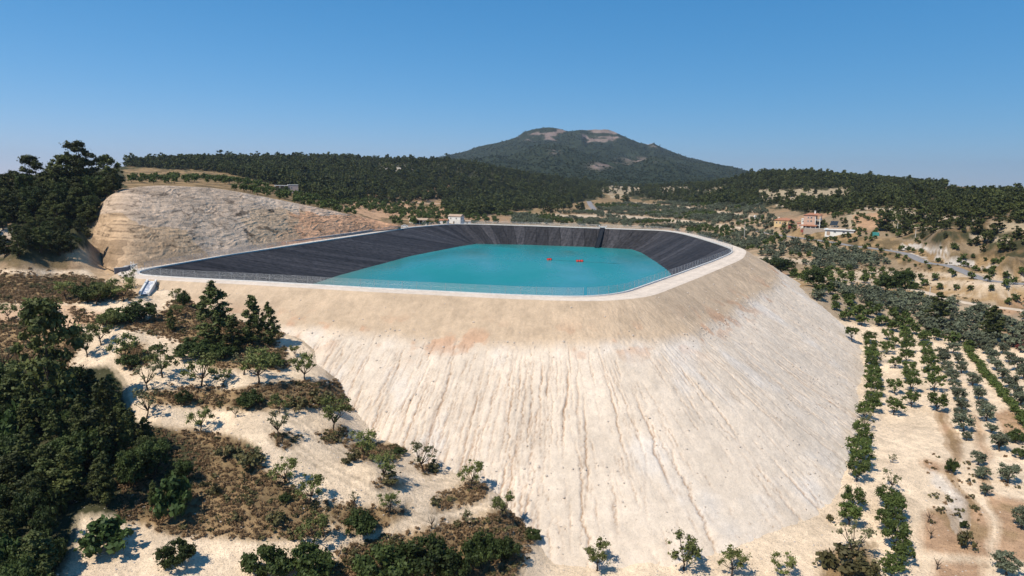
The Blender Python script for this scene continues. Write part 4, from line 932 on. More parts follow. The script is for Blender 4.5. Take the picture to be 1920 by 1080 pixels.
BUSH = [
 (330, 968, 86, 62, 'fig', 'fig_tree', 'large bright green fig tree with big leaves on the bank foot', 'tree'),
 (205, 1030, 62, 75, 'fig', 'fig_tree', 'smaller fig tree standing alone on the bright bottom terrace', 'tree'),
 (330, 1062, 55, 60, 'dark_bush', 'shrub', 'dark shrub with a thin shoot on the bottom terrace', 'shrub'),
 (677, 998, 52, 64, 'dark_bush', 'shrub', 'round dark green bush beside the wheel tracks', 'shrub'),
 (470, 762, 38, 48, 'dark_bush', 'shrub', 'rounded dark green bush in the middle of the brown bank', 'shrub'),
 (345, 758, 30, 30, 'dark_bush', 'shrub', 'small dark bush at the foot of the brown bank', 'shrub'),
 (165, 568, 42, 52, 'dark_bush', 'shrub', 'dark bush filling the top terrace bank', 'shrub'),
 (195, 565, 36, 42, 'dark_bush', 'shrub', 'second dark bush on the top terrace bank nearer the chute', 'shrub'),
 (265, 600, 40, 60, 'dark_bush', 'shrub', 'dark bush in the long bank below the chute', 'shrub'),
 (215, 605, 30, 60, 'dark_bush', 'shrub', 'low dark bush beside a leaning almond tree', 'shrub'),
 (345, 575, 34, 24, 'dark_bush', 'shrub', 'small upright bush next to the big pine', 'shrub'),
 (322, 622, 40, 26, 'cone_pine', 'young_pine_tree', 'little dark pine in the scrub in front of the big one', 'tree'),
 (505, 688, 34, 60, 'dark_bush', 'shrub', 'dark bush behind the round almond tree below the young pines', 'shrub'),
 (360, 668, 40, 70, 'dark_bush', 'shrub', 'broad dark bush at the foot of the big pine', 'shrub'),
 (415, 668, 34, 60, 'dark_bush', 'shrub', 'low dark bush at the foot of the pine clump', 'shrub'),
 (240, 690, 34, 40, 'dark_bush', 'shrub', 'dark bush in the shade of the tall pine', 'shrub'),
 (495, 1085, 66, 84, 'dark_bush', 'shrub', 'big dark bush at the bottom edge, smaller one of the pair', 'shrub'),
 (575, 1090, 80, 100, 'dark_bush', 'shrub', 'big dark green bush at the bottom edge by the track', 'shrub'),
 (715, 1095, 78, 110, 'dark_bush', 'shrub', 'wide dark green bush on the bottom bank nearest the fork', 'shrub'),
 (795, 1078, 86, 110, 'dark_bush', 'shrub', 'tallest dark green bush in the mass on the bottom bank', 'shrub'),
 (850, 1090, 70, 70, 'dark_bush', 'shrub', 'dark green bush between the tallest one and the slope', 'shrub'),
 (905, 1060, 78, 80, 'dark_bush', 'shrub', 'bright edged bush at the foot of the rilled slope', 'shrub'),
 (950, 1050, 50, 50, 'dark_bush', 'shrub', 'small bush behind the slender almond tree', 'shrub'),
 (1000, 1012, 26, 34, 'dark_bush', 'shrub', 'tiny green shrub creeping onto the rilled slope', 'shrub'),
 (655, 868, 20, 40, 'scrub', 'shrub', 'low weedy shrub beneath the neat round almond tree', 'shrub'),
 (730, 903, 18, 60, 'scrub', 'shrub', 'weedy shrub under the almond tree with a low shoot', 'shrub'),
 (748, 850, 14, 34, 'dark_bush', 'shrub', 'small dark shrub at the back of the fourth terrace', 'shrub'),
 (815, 880, 20, 40, 'scrub', 'shrub', 'weedy shrub beside the tall thin almond tree', 'shrub'),
 (402, 930, 28, 22, 'scrub', 'shrub', 'grey green tuft of shrub on the scrubby bank', 'shrub'),
 (535, 940, 20, 22, 'dark_bush', 'shrub', 'tiny dark bush on the brown bank below the wheel tracks', 'shrub'),
 (430, 862, 34, 44, 'scrub', 'shrub', 'pale green shrub on the brow of the bank', 'shrub'),
 (470, 878, 34, 60, 'scrub', 'shrub', 'brown green shrub just below the brow of the bank', 'shrub'),
 (520, 985, 30, 44, 'scrub', 'shrub', 'grey shrub low on the scrubby bank', 'shrub'),
 (560, 768, 30, 40, 'scrub', 'shrub', 'tangled shrub at the slope end of the brown bank', 'shrub'),
 (602, 760, 34, 50, 'scrub', 'shrub', 'dark tangled shrub between the bank and the pale slope', 'shrub'),
 (1580, 1075, 50, 80, 'scrub', 'shrub', 'brown and green weedy clump at the end of the tree row', 'shrub'),
 (1620, 1080, 44, 60, 'scrub', 'shrub', 'weedy clump with dead stalks next to the tree row', 'shrub'),
 (1557, 978, 18, 14, 'scrub', 'shrub', 'tiny green tuft alone at the foot of the slope', 'shrub'),
 (1808, 990, 16, 14, 'dark_bush', 'shrub', 'small green shrub on the reddish weedy ground', 'shrub'),
 (1812, 1028, 34, 30, 'scrub', 'shrub', 'grey green shrub on the reddish weedy ground', 'shrub'),
 (1673, 868, 16, 16, 'thin', 'young_tree', 'tiny young tree alone on the open pale ground', 'tree'),
 (1785, 888, 30, 20, 'dark_bush', 'shrub', 'lone upright bush on the reddish strip', 'shrub'),
 (1905, 830, 26, 28, 'dark_bush', 'shrub', 'dark green bush at the end of the long hedge', 'shrub'),
 (1912, 858, 22, 26, 'dark_bush', 'shrub', 'dark green bush just below the hedge end', 'shrub'),
 (1462, 518, 34, 56, 'dark_tree', 'broad_tree', 'big dark broad tree just beyond the dam crest bend', 'tree'),
 (1428, 505, 22, 30, 'dark_tree', 'broad_tree', 'small dark broad tree peeping over the dam crest bend', 'tree'),
 (1527, 540, 38, 46, 'dark_tree', 'broad_tree', 'dark broad tree beside the pale field behind the dam', 'tree'),
 (1690, 555, 46, 42, 'dark_tree', 'broad_tree', 'tall dark broad tree, one of two by the green patch', 'tree'),
 (1660, 550, 34, 40, 'dark_tree', 'broad_tree', 'lower dark broad tree, one of two by the green patch', 'tree'),
 (1757, 608, 52, 48, 'cone_pine', 'pine_tree', 'big dark pine standing above the olive grove', 'tree'),
 (1858, 640, 56, 50, 'cone_pine', 'pine_tree', 'broad dark pine in the olive grove by the red patch', 'tree'),
 (1715, 543, 16, 22, 'dark_bush', 'shrub', 'round dark bush at the end of the dirt track', 'shrub'),
]
H0 = {'fig': (4.2, 5.2), 'dark_bush': (3.4, 5.0), 'scrub': (1.5, 2.4), 'dark_tree': (6.5, 6.5), 'cone_pine': (11, 5.8), 'thin': (4.6, 4.0), 'pine': (10, 7.5), 'young_pine': (8.5, 5.0)}
for x, y, hp, wp, kd, nm, lab, cat in BUSH:
    P = ground(x, y, fn=H, rmin=290) if 1420 < x < 1540 and y < 545 else ground(x, y); sh = scale_for(x, y, hp, H0[kd][0], P); sw = scale_for(x, y, wp, H0[kd][1], P)
    o = plant(nm, kd, P - [0, 0, .05], sw, lab, cat, None, sz=sh, crownname='crown' if cat == 'tree' else 'foliage')
PINES1 = [(403, 645, 106, 96, 'young_pine', 'big bushy pine beside the foot of the dam slope'), (474, 648, 90, 64, 'young_pine', 'sunlit young pine, taller of the pair by the slope'),
          (505, 648, 76, 52, 'young_pine', 'sunlit young pine, shorter of the pair by the slope'), (440, 662, 62, 54, 'cone_pine', 'dark low pine between the big one and the young pair'),
          (100, 800, 205, 130, 'pine', 'tallest dark pine towering over the terraces beside the gully wood'), (205, 880, 150, 80, 'cone_pine', 'pointed dark pine at the edge of the gully wood'),
          (243, 880, 96, 46, 'cone_pine', 'slender pointed pine next to the sandy terrace end'), (160, 880, 120, 80, 'cone_pine', 'pointed pine just inside the gully wood'),
          (290, 900, 74, 66, 'dark_tree', 'rounded dark tree at the tip of the gully wood'), (200, 950, 90, 50, 'cone_pine', 'small yellowish green pine at the foot of the gully wood')]
for x, y, hp, wp, kd, lab in PINES1:
    P = ground(x, y); plant('pine_tree' if 'pine' in kd else 'broad_tree', kd, P - [0, 0, .1], scale_for(x, y, wp, H0[kd][1], P), lab, 'tree', None, sz=scale_for(x, y, hp, H0[kd][0], P))

# ---- dark wood in the gully and pine wood on the knoll: every tree its own
def fill_pixels(poly, n, mind, seed):
    rg = random.Random(seed); out = []; xs = [p[0] for p in poly]; ys = [p[1] for p in poly]; tries = 0
    while len(out) < n and tries < 20000:
        tries += 1; x = rg.uniform(min(xs), max(xs)); y = rg.uniform(min(ys), max(ys))
        if not bool(inpoly(np.array(x), np.array(y), poly)): continue
        P = ground(x, y)
        if all(math.hypot(P[0] - q[0], P[1] - q[1]) > mind for q in out): out.append(P)
    return out
gp = fill_pixels([(-120, 760), (60, 740), (200, 740), (255, 800), (360, 850), (370, 890), (300, 950), (150, 960), (100, 1000), (95, 1180), (-120, 1180)], 95, 2.1, 3)
for i, P in enumerate(gp):
    kd = rnd.choice(['pine', 'dark_tree', 'cone_pine', 'dark_bush', 'dark_tree', 'cone_pine', 'young_pine', 'fig']); px_, py_ = proj(np.array(P))
    hgt = rnd.uniform(4.5, 7.5) if px_ > 180 or py_ > 960 else rnd.uniform(6, 9.5)
    if px_ > 280: hgt = rnd.uniform(2.5, 4.5)
    h0, w0 = H0[kd]; sw = hgt * rnd.uniform(.65, .9) / w0
    nm = {'pine': 'pine_tree', 'cone_pine': 'pine_tree', 'young_pine': 'pine_tree', 'dark_tree': 'broad_tree', 'dark_bush': 'broad_tree', 'fig': 'broad_tree'}[kd]
    if 'pine' in kd: lab, g = 'dark pine inside the dense gully wood below the terraces', 'pines in the gully wood'
    else: lab, g = 'dark broad leaved tree inside the dense gully wood below the terraces', 'broad trees in the gully wood'
    plant(nm, kd, P - np.array([0, 0, .1]), sw, lab, 'tree', g, sz=hgt / h0)
kp = fill_pixels([(-150, 500), (0, 482), (100, 485), (160, 465), (172, 420), (192, 378), (235, 358), (150, 352), (60, 365), (-20, 372), (-150, 380)], 150, 2.4, 5)
for i, P in enumerate(kp):
    px_, py_ = proj(np.array(P))
    if px_ < 60 and 425 < py_ < 465 and rnd.random() < .75: continue
    kd = rnd.choice(['pine', 'pine', 'pine', 'dark_tree', 'dark_bush']); hgt = rnd.uniform(7, 12) if py_ < 430 else rnd.uniform(4, 8); h0, w0 = H0[kd]
    if kd == 'dark_bush': hgt *= .5
    plant('pine_tree' if kd == 'pine' else 'broad_tree', kd, P - np.array([0, 0, .1]), hgt * .85 / w0, 'dark pine in the wood on the knoll above the cut hillside' if kd == 'pine' else 'dark broad leaved tree in the wood on the knoll by the cut hillside', 'tree',
          'pines on the knoll' if kd == 'pine' else 'broad trees on the knoll', sz=hgt / h0)
for x, y, hp, lab in ((150, 362, 82, 'tallest pine on the knoll, standing clear against the sky'), (205, 364, 64, 'round topped pine at the cut edge of the knoll wood'), (60, 372, 66, 'tall pine at the open end of the knoll wood'), (120, 362, 60, 'pine on the skyline beside the tallest one of the knoll')):
    P = ground(x, y); plant('pine_tree', 'pine', P, scale_for(x, y, hp * .9, 7.5, P), lab, 'tree', None, sz=scale_for(x, y, hp, 10, P))

# ---- orchard rows beside the dam foot
ROWS = [
 ('the row hugging the dam foot', 'orchard', [(1629, 644), (1633, 658), (1633, 672), (1634, 686), (1634, 700), (1635, 714), (1636, 728), (1636, 742), (1637, 758), (1636, 773), (1620, 786), (1622, 806), (1614, 824), (1618, 842), (1610, 862), (1612, 880), (1607, 902), (1597, 955), (1592, 986)]),
 ('the short broken row beside it', 'orchard', [(1597, 638), (1663, 638), (1676, 651), (1662, 664), (1650, 680), (1678, 691), (1677, 738), (1675, 778)]),
 ('the third row from the dam foot', 'orchard', [(1699, 646), (1700, 662), (1699, 680), (1703, 700), (1705, 716), (1707, 734), (1709, 764)]),
 ('the fourth row from the dam foot', 'orchard', [(1732, 647), (1734, 662), (1738, 678), (1740, 694), (1746, 714), (1751, 735), (1757, 771)]),
 ('the column by the open ground', 'orchard', [(1662, 955), (1672, 975), (1668, 1000), (1676, 1030), (1692, 1060), (1672, 1085)]),
]
OROWS = [
 ('the row beside the fruit trees', 'olive', [(1765, 670), (1768, 684), (1776, 700), (1784, 716), (1790, 731), (1795, 752), (1802, 770), (1798, 790), (1806, 808)]),
 ('the row before the hedge', 'olive', [(1786, 664), (1796, 682), (1803, 700), (1824, 724), (1834, 750), (1842, 773), (1850, 790)]),
 ('the column on the reddish strip', 'olive', [(1812, 826), (1833, 872), (1841, 898), (1848, 930), (1858, 812)]),
 ('the row just past the hedge', 'olive', [(1849, 664), (1858, 680), (1868, 695), (1880, 712), (1892, 728), (1902, 745), (1915, 762), (1928, 780)]),
 ('the outermost row past the hedge', 'olive', [(1880, 664), (1892, 680), (1905, 696), (1918, 712), (1930, 730), (1944, 752)]),
 ('the scattered line on weedy ground', 'olive', [(1874, 846), (1890, 906), (1916, 990), (1887, 1078)]),
]
for where, kd, L_ in ROWS + OROWS:
    g = ('fruit trees in ' if kd == 'orchard' else 'olives in ') + where
    for i, (x, y) in enumerate(L_):
        P = ground(x, y); thin = (kd == 'orchard' and (x, y) in ((1650, 680), (1622, 806)))
        hm = rnd.uniform(3.9, 5.1) if kd == 'orchard' else rnd.uniform(3.4, 4.5)
        if (x, y) in ((1887, 1078), (1874, 846), (1890, 906)): hm = 4.2
        if 'reddish strip' in where: hm = rnd.uniform(2.4, 3.2)
        key = 'thin' if thin else kd
        plant('almond_tree' if kd == 'orchard' else 'olive_tree', key, P - np.array([0, 0, .05]), hm / {'orchard': 4.8, 'olive': 4.2, 'thin': 4.6}[key],
              f"{'almond tree' if kd == 'orchard' else 'olive tree'} {ORD[i]} from the top in {where}", 'tree', g)
for x, y, lab in ((1670, 920, 'nearly bare almond tree above the lower column of fruit trees'), (1740, 980, 'dead black tree, upper of two on the reddish weeds'), (1744, 1010, 'dead black tree, lower of two on the reddish weeds'), (1757, 1068, 'fallen looking dead tree at the bottom of the weedy ground')):
    P = ground(x, y); k = 'thin' if y == 920 else 'bare'; plant('dead_tree' if k == 'bare' else 'almond_tree', k, P, .75 if k == 'bare' else .95, lab, 'tree', 'leafless trees on the weedy ground')
# hedge of vines
hb = empty('vine_hedge', ground(1860, 715)); tag(hb, 'long dense green vine hedge running between the olive rows', 'hedge')
hc = []; hr_ = []
hl = [ground(*q) for q in ((1811, 648), (1822, 672), (1840, 695), (1862, 722), (1884, 748), (1906, 775), (1925, 802), (1950, 835))]
hl = [np.array(q) for q in hl]; org = np.array(hb.location)
for a, b in zip(hl[:-1], hl[1:]):
    k = int(np.linalg.norm(b - a) / .55)
    for i in range(k):
        p = a + (b - a) * (i + rnd.random()) / k; hc.append(p - org + np.array([rnd.uniform(-.9, .9), rnd.uniform(-.9, .9), rnd.uniform(.5, 1.5)])); hr_.append(rnd.uniform(.6, 1.1))
V_, F_ = leaves(np.array(hc), np.array(hr_), 26000, .26, rng, .8, .4, .3)
link(bpy.data.objects.new('foliage', npmesh('hedge_foliage', V_, F_, [M_ORC])), hb)
mb = MB()
for p in hc[::6]: mb.tube([(p[0], p[1], p[2] - 2.0), (p[0] * 1.001, p[1], p[2])], [.06, .03], 5)
mb.build('stem', M_BARKD, hb)

# ---------------------------------------------------------------- wider groves and woods: every tree laid out on the ground in jittered rows
used = [np.array(o.location)[:2] for o in COL.objects if o.parent is None and o.type == 'EMPTY']
used = np.array(used)
def lattice(xr, yr, sp, ang_, jit, seed, sp2=None):
    rg = np.random.default_rng(seed); sp2 = sp2 or sp; c, s = math.cos(ang_), math.sin(ang_)
    R = max(abs(xr[0]), abs(xr[1]), yr[1]) * 1.5; cx_, cy_ = (xr[0] + xr[1]) / 2, (yr[0] + yr[1]) / 2; D_ = math.hypot(xr[1] - xr[0], yr[1] - yr[0]) / 2
    a = np.arange(-D_, D_, sp); b = np.arange(-D_, D_, sp2); A, B = np.meshgrid(a, b); A = A.ravel() + rg.normal(size=A.size) * jit; B = B.ravel() + rg.normal(size=B.size) * jit
    X = cx_ + A * c - B * s; Y = cy_ + A * s + B * c; k = (X > xr[0]) & (X < xr[1]) & (Y > yr[0]) & (Y < yr[1]); return X[k], Y[k]
def in_frame(X, Y, Z, mx_=330): 
    a, b = proj(np.stack([X, Y, Z], -1)); return a, b, (a > -mx_) & (a < 1920 + mx_) & (b < 1140)
def clear_dam(X, Y, m_=6):
    return (~inpoly(X, Y, OUTC)) & (H(X, Y) > emb_z(X, Y) + .4) & (segdist(X, Y, OUTC) > m_)
scar_foot = [tuple(scar_pts(u)[0][:2]) for u in (160, 215, 300, 400, 500, 600, 700, 757)] + [tuple(scar_pts(u)[1][:2]) for u in (757, 700, 600, 500, 400, 300, 215, 190, 160)]
ROADW = {k: [tuple(p) for p in P[::3]] for k, (P, z) in ROADP.items()}
def off_road(X, Y, m_=5):
    d = np.full(X.shape, 1e9)
    for q in ROADW.values(): d = np.minimum(d, segdist(X, Y, q, False))
    return d > m_
HOUSES = [(1520, 430, 22), (1468, 420, 13), (1552, 436, 14), (852, 416, 10), (785, 418, 9), (527, 358, 9), (768, 424, 6)]
HW = [(ground(x, y, fn=H), r) for x, y, r in HOUSES]
def off_house(X, Y):
    k = np.ones(X.shape, bool)
    for P, r in HW: k &= (np.hypot(X - P[0], Y - P[1]) > r)
    return k
def sight(X, Y, Z):             # hidden far behind a ridge? (keep a rim of them so that the skyline is full)
    return np.ones(X.shape, bool)
def inany(a, b, polys):
    k = np.zeros(a.shape, bool)
    for p in polys: k |= inpoly(a, b, p)
    return k
def visible(X, Y, Z, lift):
    """is the treetop seen over the ground in front of it?"""
    th = np.arctan2(X, Y); r = np.hypot(X, Y); k = np.ones(X.shape, bool)
    for f in np.linspace(.12, .97, 60):
        zz = (Z + lift) * f; k &= G(X * f, Y * f) < zz + .5
    return k
def spread_kind(kind, X, Y, hs, far_key, near_key, name, label_of, group_of, mass_name, mass_label, cat, h0n, h0f, limit, neardist=230):
    Z = H(X, Y); vis = visible(X, Y, Z, hs * .8); X, Y, Z, hs = X[vis], Y[vis], Z[vis], hs[vis]
    r = np.hypot(X, Y); pa_, pb_ = proj(np.c_[X, Y, Z]); od = np.argsort(r / hs + 1e4 * ((pa_ < -10) | (pa_ > 1930))); first = od[:limit]; rest = od[limit:]
    for i in first:
        a, b = proj(np.array([X[i], Y[i], Z[i]])); a, b = float(a), float(b)
        if r[i] < neardist: plant(name, near_key, (X[i], Y[i], Z[i] - .1), hs[i] / h0n, label_of(a, b), cat, group_of(a, b))
        else:
            o = bpy.data.objects.new(name, FAR[far_key][rnd.randrange(len(FAR[far_key]))]); o.location = (X[i], Y[i], Z[i] - .2)
            o.rotation_euler = (0, 0, rnd.random() * 6.28); s = hs[i] / h0f; o.scale = (s * rnd.uniform(.9, 1.15), s * rnd.uniform(.9, 1.15), s); link(o); tag(o, label_of(a, b), cat, group_of(a, b))
    if len(rest): mass(mass_name, np.c_[X[rest], Y[rest], Z[rest] - .2], hs[rest] / h0f, rng.random(len(rest)) * 6.28, FAR[far_key], mass_label, cat)
    print(kind, 'single', len(first), 'mass', len(rest))
# olives and almond trees
X, Y = lattice((-60, 620), (200, 1250), 5.3, .42, .8, 5, 6.0)
Z = H(X, Y); a, b, k = in_frame(X, Y, Z); gapn = fbm(X / 45, Y / 45, 201, 3)
k &= inany(a, b, OLIVES) & clear_dam(X, Y) & off_road(X, Y) & off_house(X, Y) & (gapn < .76)
k &= np.array([np.min(np.hypot(used[:, 0] - p, used[:, 1] - q)) > 3.5 for p, q in zip(X, Y)])
k &= ~inpoly(a, b, [(1490, 505), (1925, 512), (1925, 610), (1740, 560), (1700, 545), (1600, 540), (1480, 530)])
k &= ~((b < 470) & (fbm(X / 70 + 3, Y / 9, 61, 3) > .575)) & ~inany(a, b, STRIPS)
X, Y, Z, a, b = X[k], Y[k], Z[k], a[k], b[k]
alm = inpoly(a, b, [(1500, 560), (1600, 590), (1720, 625), (1860, 660), (1860, 700), (1690, 640), (1590, 640), (1520, 600)]) & (fbm(X / 12, Y / 12, 203, 2) > .36) | (fbm(X / 40, Y / 40, 204, 2) > .66)
spread_kind('olive', X[~alm], Y[~alm], rng.uniform(3.4, 5.2, (~alm).sum()), 'olive', 'olive', 'olive_tree',
            lambda a, b: 'grey green olive tree in the dense grove beyond the dam flank' if b > 520 else ('grey green olive tree in the valley grove beneath the pink house' if a > 1380 else 'grey green olive tree in the valley grove behind the reservoir'),
            lambda a, b: 'olives beyond the dam flank' if b > 520 else ('olives beneath the pink house' if a > 1380 else 'olives behind the reservoir'),
            'olive_grove', 'grey green olive trees filling the far valley floor', 'olive grove', 4.2, 4.2, 285)
spread_kind('almond', X[alm], Y[alm], rng.uniform(3.2, 4.8, alm.sum()), 'orchard', 'orchard', 'almond_tree',
            lambda a, b: 'green almond tree in the crowded orchard corner by the dam flank' if b > 520 else 'green almond tree among the olives of the valley floor',
            lambda a, b: 'almonds in the orchard corner' if b > 520 else 'almonds among the valley olives', 'almond_orchard', 'far green almond trees on the valley floor', 'orchard', 4.8, 4.2, 120)
# spaced young trees on the pale field, orchards by the farmhouses
X, Y = lattice((90, 420), (230, 520), 6.2, .30, .7, 9, 7.5); Z = H(X, Y); a, b, k = in_frame(X, Y, Z)
k &= inpoly(a, b, [(1490, 508), (1925, 515), (1925, 580), (1740, 545), (1600, 540), (1480, 530)]) & clear_dam(X, Y) & off_road(X, Y, 4)
spread_kind('young', X[k], Y[k], rng.uniform(2.8, 4.2, k.sum()), 'orchard', 'orchard', 'young_almond_tree', lambda a, b: 'small almond tree spaced out on the pale striped field', lambda a, b: 'small almonds on the pale striped field', 'young_orchard', 'small almond trees on the pale field', 'tree', 4.8, 4.2, 200, 150)
X, Y = lattice((-330, 40), (380, 900), 8, -.3, 1.3, 12); Z = H(X, Y); a, b, k = in_frame(X, Y, Z)
k &= inpoly(a, b, [(240, 335), (400, 335), (480, 345), (560, 368), (740, 376), (850, 392), (960, 404), (960, 419), (760, 425), (480, 374), (330, 352), (240, 352)]) & clear_dam(X, Y, 12) & off_road(X, Y) & off_house(X, Y) & ~inpoly(X, Y, scar_foot) & (fbm(X / 30, Y / 30, 213, 2) > .38)
spread_kind('farm', X[k], Y[k], rng.uniform(3, 5.2, k.sum()), 'orchard', 'orchard', 'orchard_tree', lambda a, b: 'green orchard tree on the farmland beyond the cut hillside', lambda a, b: 'orchard trees beyond the cut hillside', 'farm_orchard', 'orchard trees far beyond the cut hillside', 'orchard', 4.8, 4.2, 200, 150)
# pine woods
X1, Y1 = lattice((-900, 800), (215, 1000), 5.6, .1, 2.6, 15); X2, Y2 = lattice((-1500, 1500), (1000, 2000), 9.0, .2, 3.6, 16)
X = np.r_[X1, X2]; Y = np.r_[Y1, Y2]; Z = H(X, Y); a, b, k = in_frame(X, Y, Z); cl_n = fbm(X / 28, Y / 28, 222, 4)
right_side = a > 1380
dens = np.where(right_side, .70 - .06 * smooth(330, 480, Y) * (Y < 800), .74)
k &= inany(a, b, FOREST[:3]) & clear_dam(X, Y, 20) & off_road(X, Y, 7) & off_house(X, Y) & (cl_n < dens) & ~inpoly(X, Y, scar_foot)
k &= ~inany(a, b, list(PATCH) + STRIPS) | (rng.random(a.shape) < .15)
k &= ~inpoly(a, b, [(1780, 343), (1925, 353), (1925, 368), (1790, 358)]) | (rng.random(a.shape) < .35)
extra = np.vstack([fill_pixels([(835, 400), (845, 378), (930, 372), (970, 392), (965, 404), (900, 412)], 34, 4, 21), fill_pixels([(1010, 392), (1080, 383), (1095, 396), (1020, 400)], 22, 4, 22),
                   fill_pixels([(1150, 378), (1180, 372), (1185, 380), (1152, 384)], 6, 4, 23), fill_pixels([(700, 376), (820, 370), (828, 377), (712, 384)], 30, 5, 24), fill_pixels([(1440, 421), (1600, 425), (1610, 440), (1590, 446), (1440, 432)], 14, 9, 25)])
X = np.r_[X[k], extra[:, 0]]; Y = np.r_[Y[k], extra[:, 1]]
hs = (4.2 + 6.8 * rng.random(len(X)) ** 1.4) * np.where(np.r_[a[k] > 1380, np.zeros(len(extra), bool)], .85, 1.0); hs[rng.random(len(X)) < .05] *= 1.45; hs[-len(extra):] = rng.uniform(8, 12, len(extra)); hs[-14:] = rng.uniform(4, 6, 14)
spread_kind('pine', X, Y, hs, 'pine', 'pine', 'pine_tree',
            lambda a, b: 'dark green pine on the hillside above the grey road' if a > 1580 else ('dark green pine in the clump behind the white farmhouse' if a < 1200 and b > 368 else 'dark green pine in the woods across the valley'),
            lambda a, b: 'pines above the grey road' if a > 1580 else ('pines behind the white farmhouse' if a < 1200 and b > 368 else 'pines across the valley'),
            'pine_wood', 'dark pine woods covering the ridges beyond the valley', 'pine wood', 10, 8.5, 160, 200)
# bushes on the banks by the grey road and round the houses
X, Y = lattice((90, 520), (220, 620), 5.0, .7, 2.0, 77); Z = H(X, Y); a, b, k = in_frame(X, Y, Z)
k &= (inpoly(a, b, [(1540, 396), (1705, 402), (1720, 450), (1600, 436)]) | inpoly(a, b, [(1440, 425), (1600, 430), (1740, 455), (1925, 500), (1925, 545), (1760, 512), (1640, 482), (1480, 444)])) & off_road(X, Y, 5) & off_house(X, Y) & (fbm(X / 14, Y / 14, 251, 3) > .42)
spread_kind('bush', X[k], Y[k], rng.uniform(1.6, 3.6, k.sum()), 'orchard', 'dark_bush', 'shrub', lambda a, b: 'green bush on the dry banks by the grey road and the houses', lambda a, b: 'bushes along the grey road', 'road_bushes', 'bushes along the road banks', 'shrub', 3.4, 4.2, 200, 100)
# woodland on the mountain
pm = []; 
I = rng.random(26000) * (NM - 2) * .87; J = rng.random(26000) * (len(um) - 2); i0 = I.astype(int); j0 = J.astype(int)
Pm_ = MV[i0, j0]; okm = (ROCK[i0, j0] < .25); 
Pm_ = Pm_ + rng.normal(size=Pm_.shape) * np.array([6, 6, 0]); Pm_ = Pm_[okm]
mass('mountain_woodland', Pm_ - [0, 0, 2.5], rng.uniform(.28, .6, len(Pm_)), rng.random(len(Pm_)) * 6.28, FAR['mountain'], 'dark woodland covering the flanks of the distant mountain', 'woodland')
# scrub and dry grass on the terrace banks
def in_banks(n_, seed):
    rg = np.random.default_rng(seed); X = rg.uniform(-170, 20, n_); Y = rg.uniform(75, 235, n_); Z = H(X, Y); a, b, k = in_frame(X, Y, Z, 200)
    k &= inany(a + rg.normal(size=n_) * 5, b + rg.normal(size=n_) * 3, BANKS) & (Z > emb_z(X, Y) - .2); return X[k], Y[k], Z[k], a[k], b[k]
X, Y, Z, a, b = in_banks(30000, 31); nz_ = fbm(X / 5, Y / 5, 231, 3); k = (nz_ > .52) & (rng.random(len(X)) < .55)
mass('scrub', np.c_[X, Y, Z][k], rng.uniform(.3, .95, k.sum()), rng.random(k.sum()) * 6.28, FAR['scrub'], 'low green brown scrub covering the terrace banks', 'scrub')
X, Y, Z, a, b = in_banks(75000, 32); mass('dry_grass', np.c_[X, Y, Z], rng.uniform(.3, .85, len(X)), rng.random(len(X)) * 6.28, FAR['dry'], 'dry brown grass on the terrace banks', 'grass')
X = rng.uniform(60, 420, 26000); Y = rng.uniform(110, 520, 26000); Z = H(X, Y); a, b, k = in_frame(X, Y, Z)
k &= (inpoly(a, b, [(1480, 435), (1925, 510), (1925, 600), (1720, 545), (1480, 525)]) | inpoly(a, b, [(1740, 780), (1925, 800), (1925, 1090), (1730, 1090)]) & (fbm(X / 4, Y / 4, 240, 3) > .48)) & clear_dam(X, Y, 3) & off_road(X, Y, 4) & (fbm(X / 9, Y / 9, 241, 3) > .5)
mass('weeds', np.c_[X, Y, Z][k], rng.uniform(.3, .9, k.sum()), rng.random(k.sum()) * 6.28, FAR['dry'][:2] + FAR['scrub'][:2], 'dry weeds on the fallow ground and road banks', 'weeds')
# ---------------------------------------------------------------- built things
M_WHITE = plain('white_render', (.74, .71, .66), .85, .07, 1.5); M_PINK = plain('pink_render', (.55, .36, .27), .85, .08, 1.5); M_YEL = plain('yellow_render', (.62, .45, .24), .85, .08, 1.5)
M_TILE = plain('clay_tiles', (.33, .15, .09), .85, .35, 2.2, bump=.4); M_TILE2 = plain('faded_tiles', (.40, .29, .21), .85, .3, 2.2, bump=.4)
M_GLASS = plain('window_glass', (.03, .035, .04), .15, .2, 1, spec=.5); M_DARK = plain('dark_opening', (.03, .025, .022), .9, .2, 1); M_STONE = plain('stone_wall', (.38, .31, .25), .95, .3, 2.0, bump=.5)
M_METAL = plain('galvanised_steel', (.42, .43, .43), .45, .08, 3, metal=.6); M_PAINTW = plain('white_paint', (.78, .78, .76), .5, .04, 3); M_GREYW = plain('grey_blockwork', (.135, .135, .145), .9, .2, 1.2, bump=.3)
M_RED = plain('red_plastic', (.62, .035, .025), .4, .12, 2, spec=.4); M_BLK = plain('black_rubber', (.012, .014, .018), .6, .3, 2); M_WOOD = plain('weathered_wood', (.20, .15, .11), .9, .25, 3)
M_TEAL = plain('teal_paint', (.05, .26, .25), .6, .1, 2); M_ASPH = plain('asphalt', (.22, .21, .21), .95, .12, .6, bump=.2); M_DIRT = plain('track_dirt', (.52, .42, .32), .95, .15, .5, bump=.3)
M_STRIPE = plain('red_blind', (.26, .075, .055), .8, .1, 2)
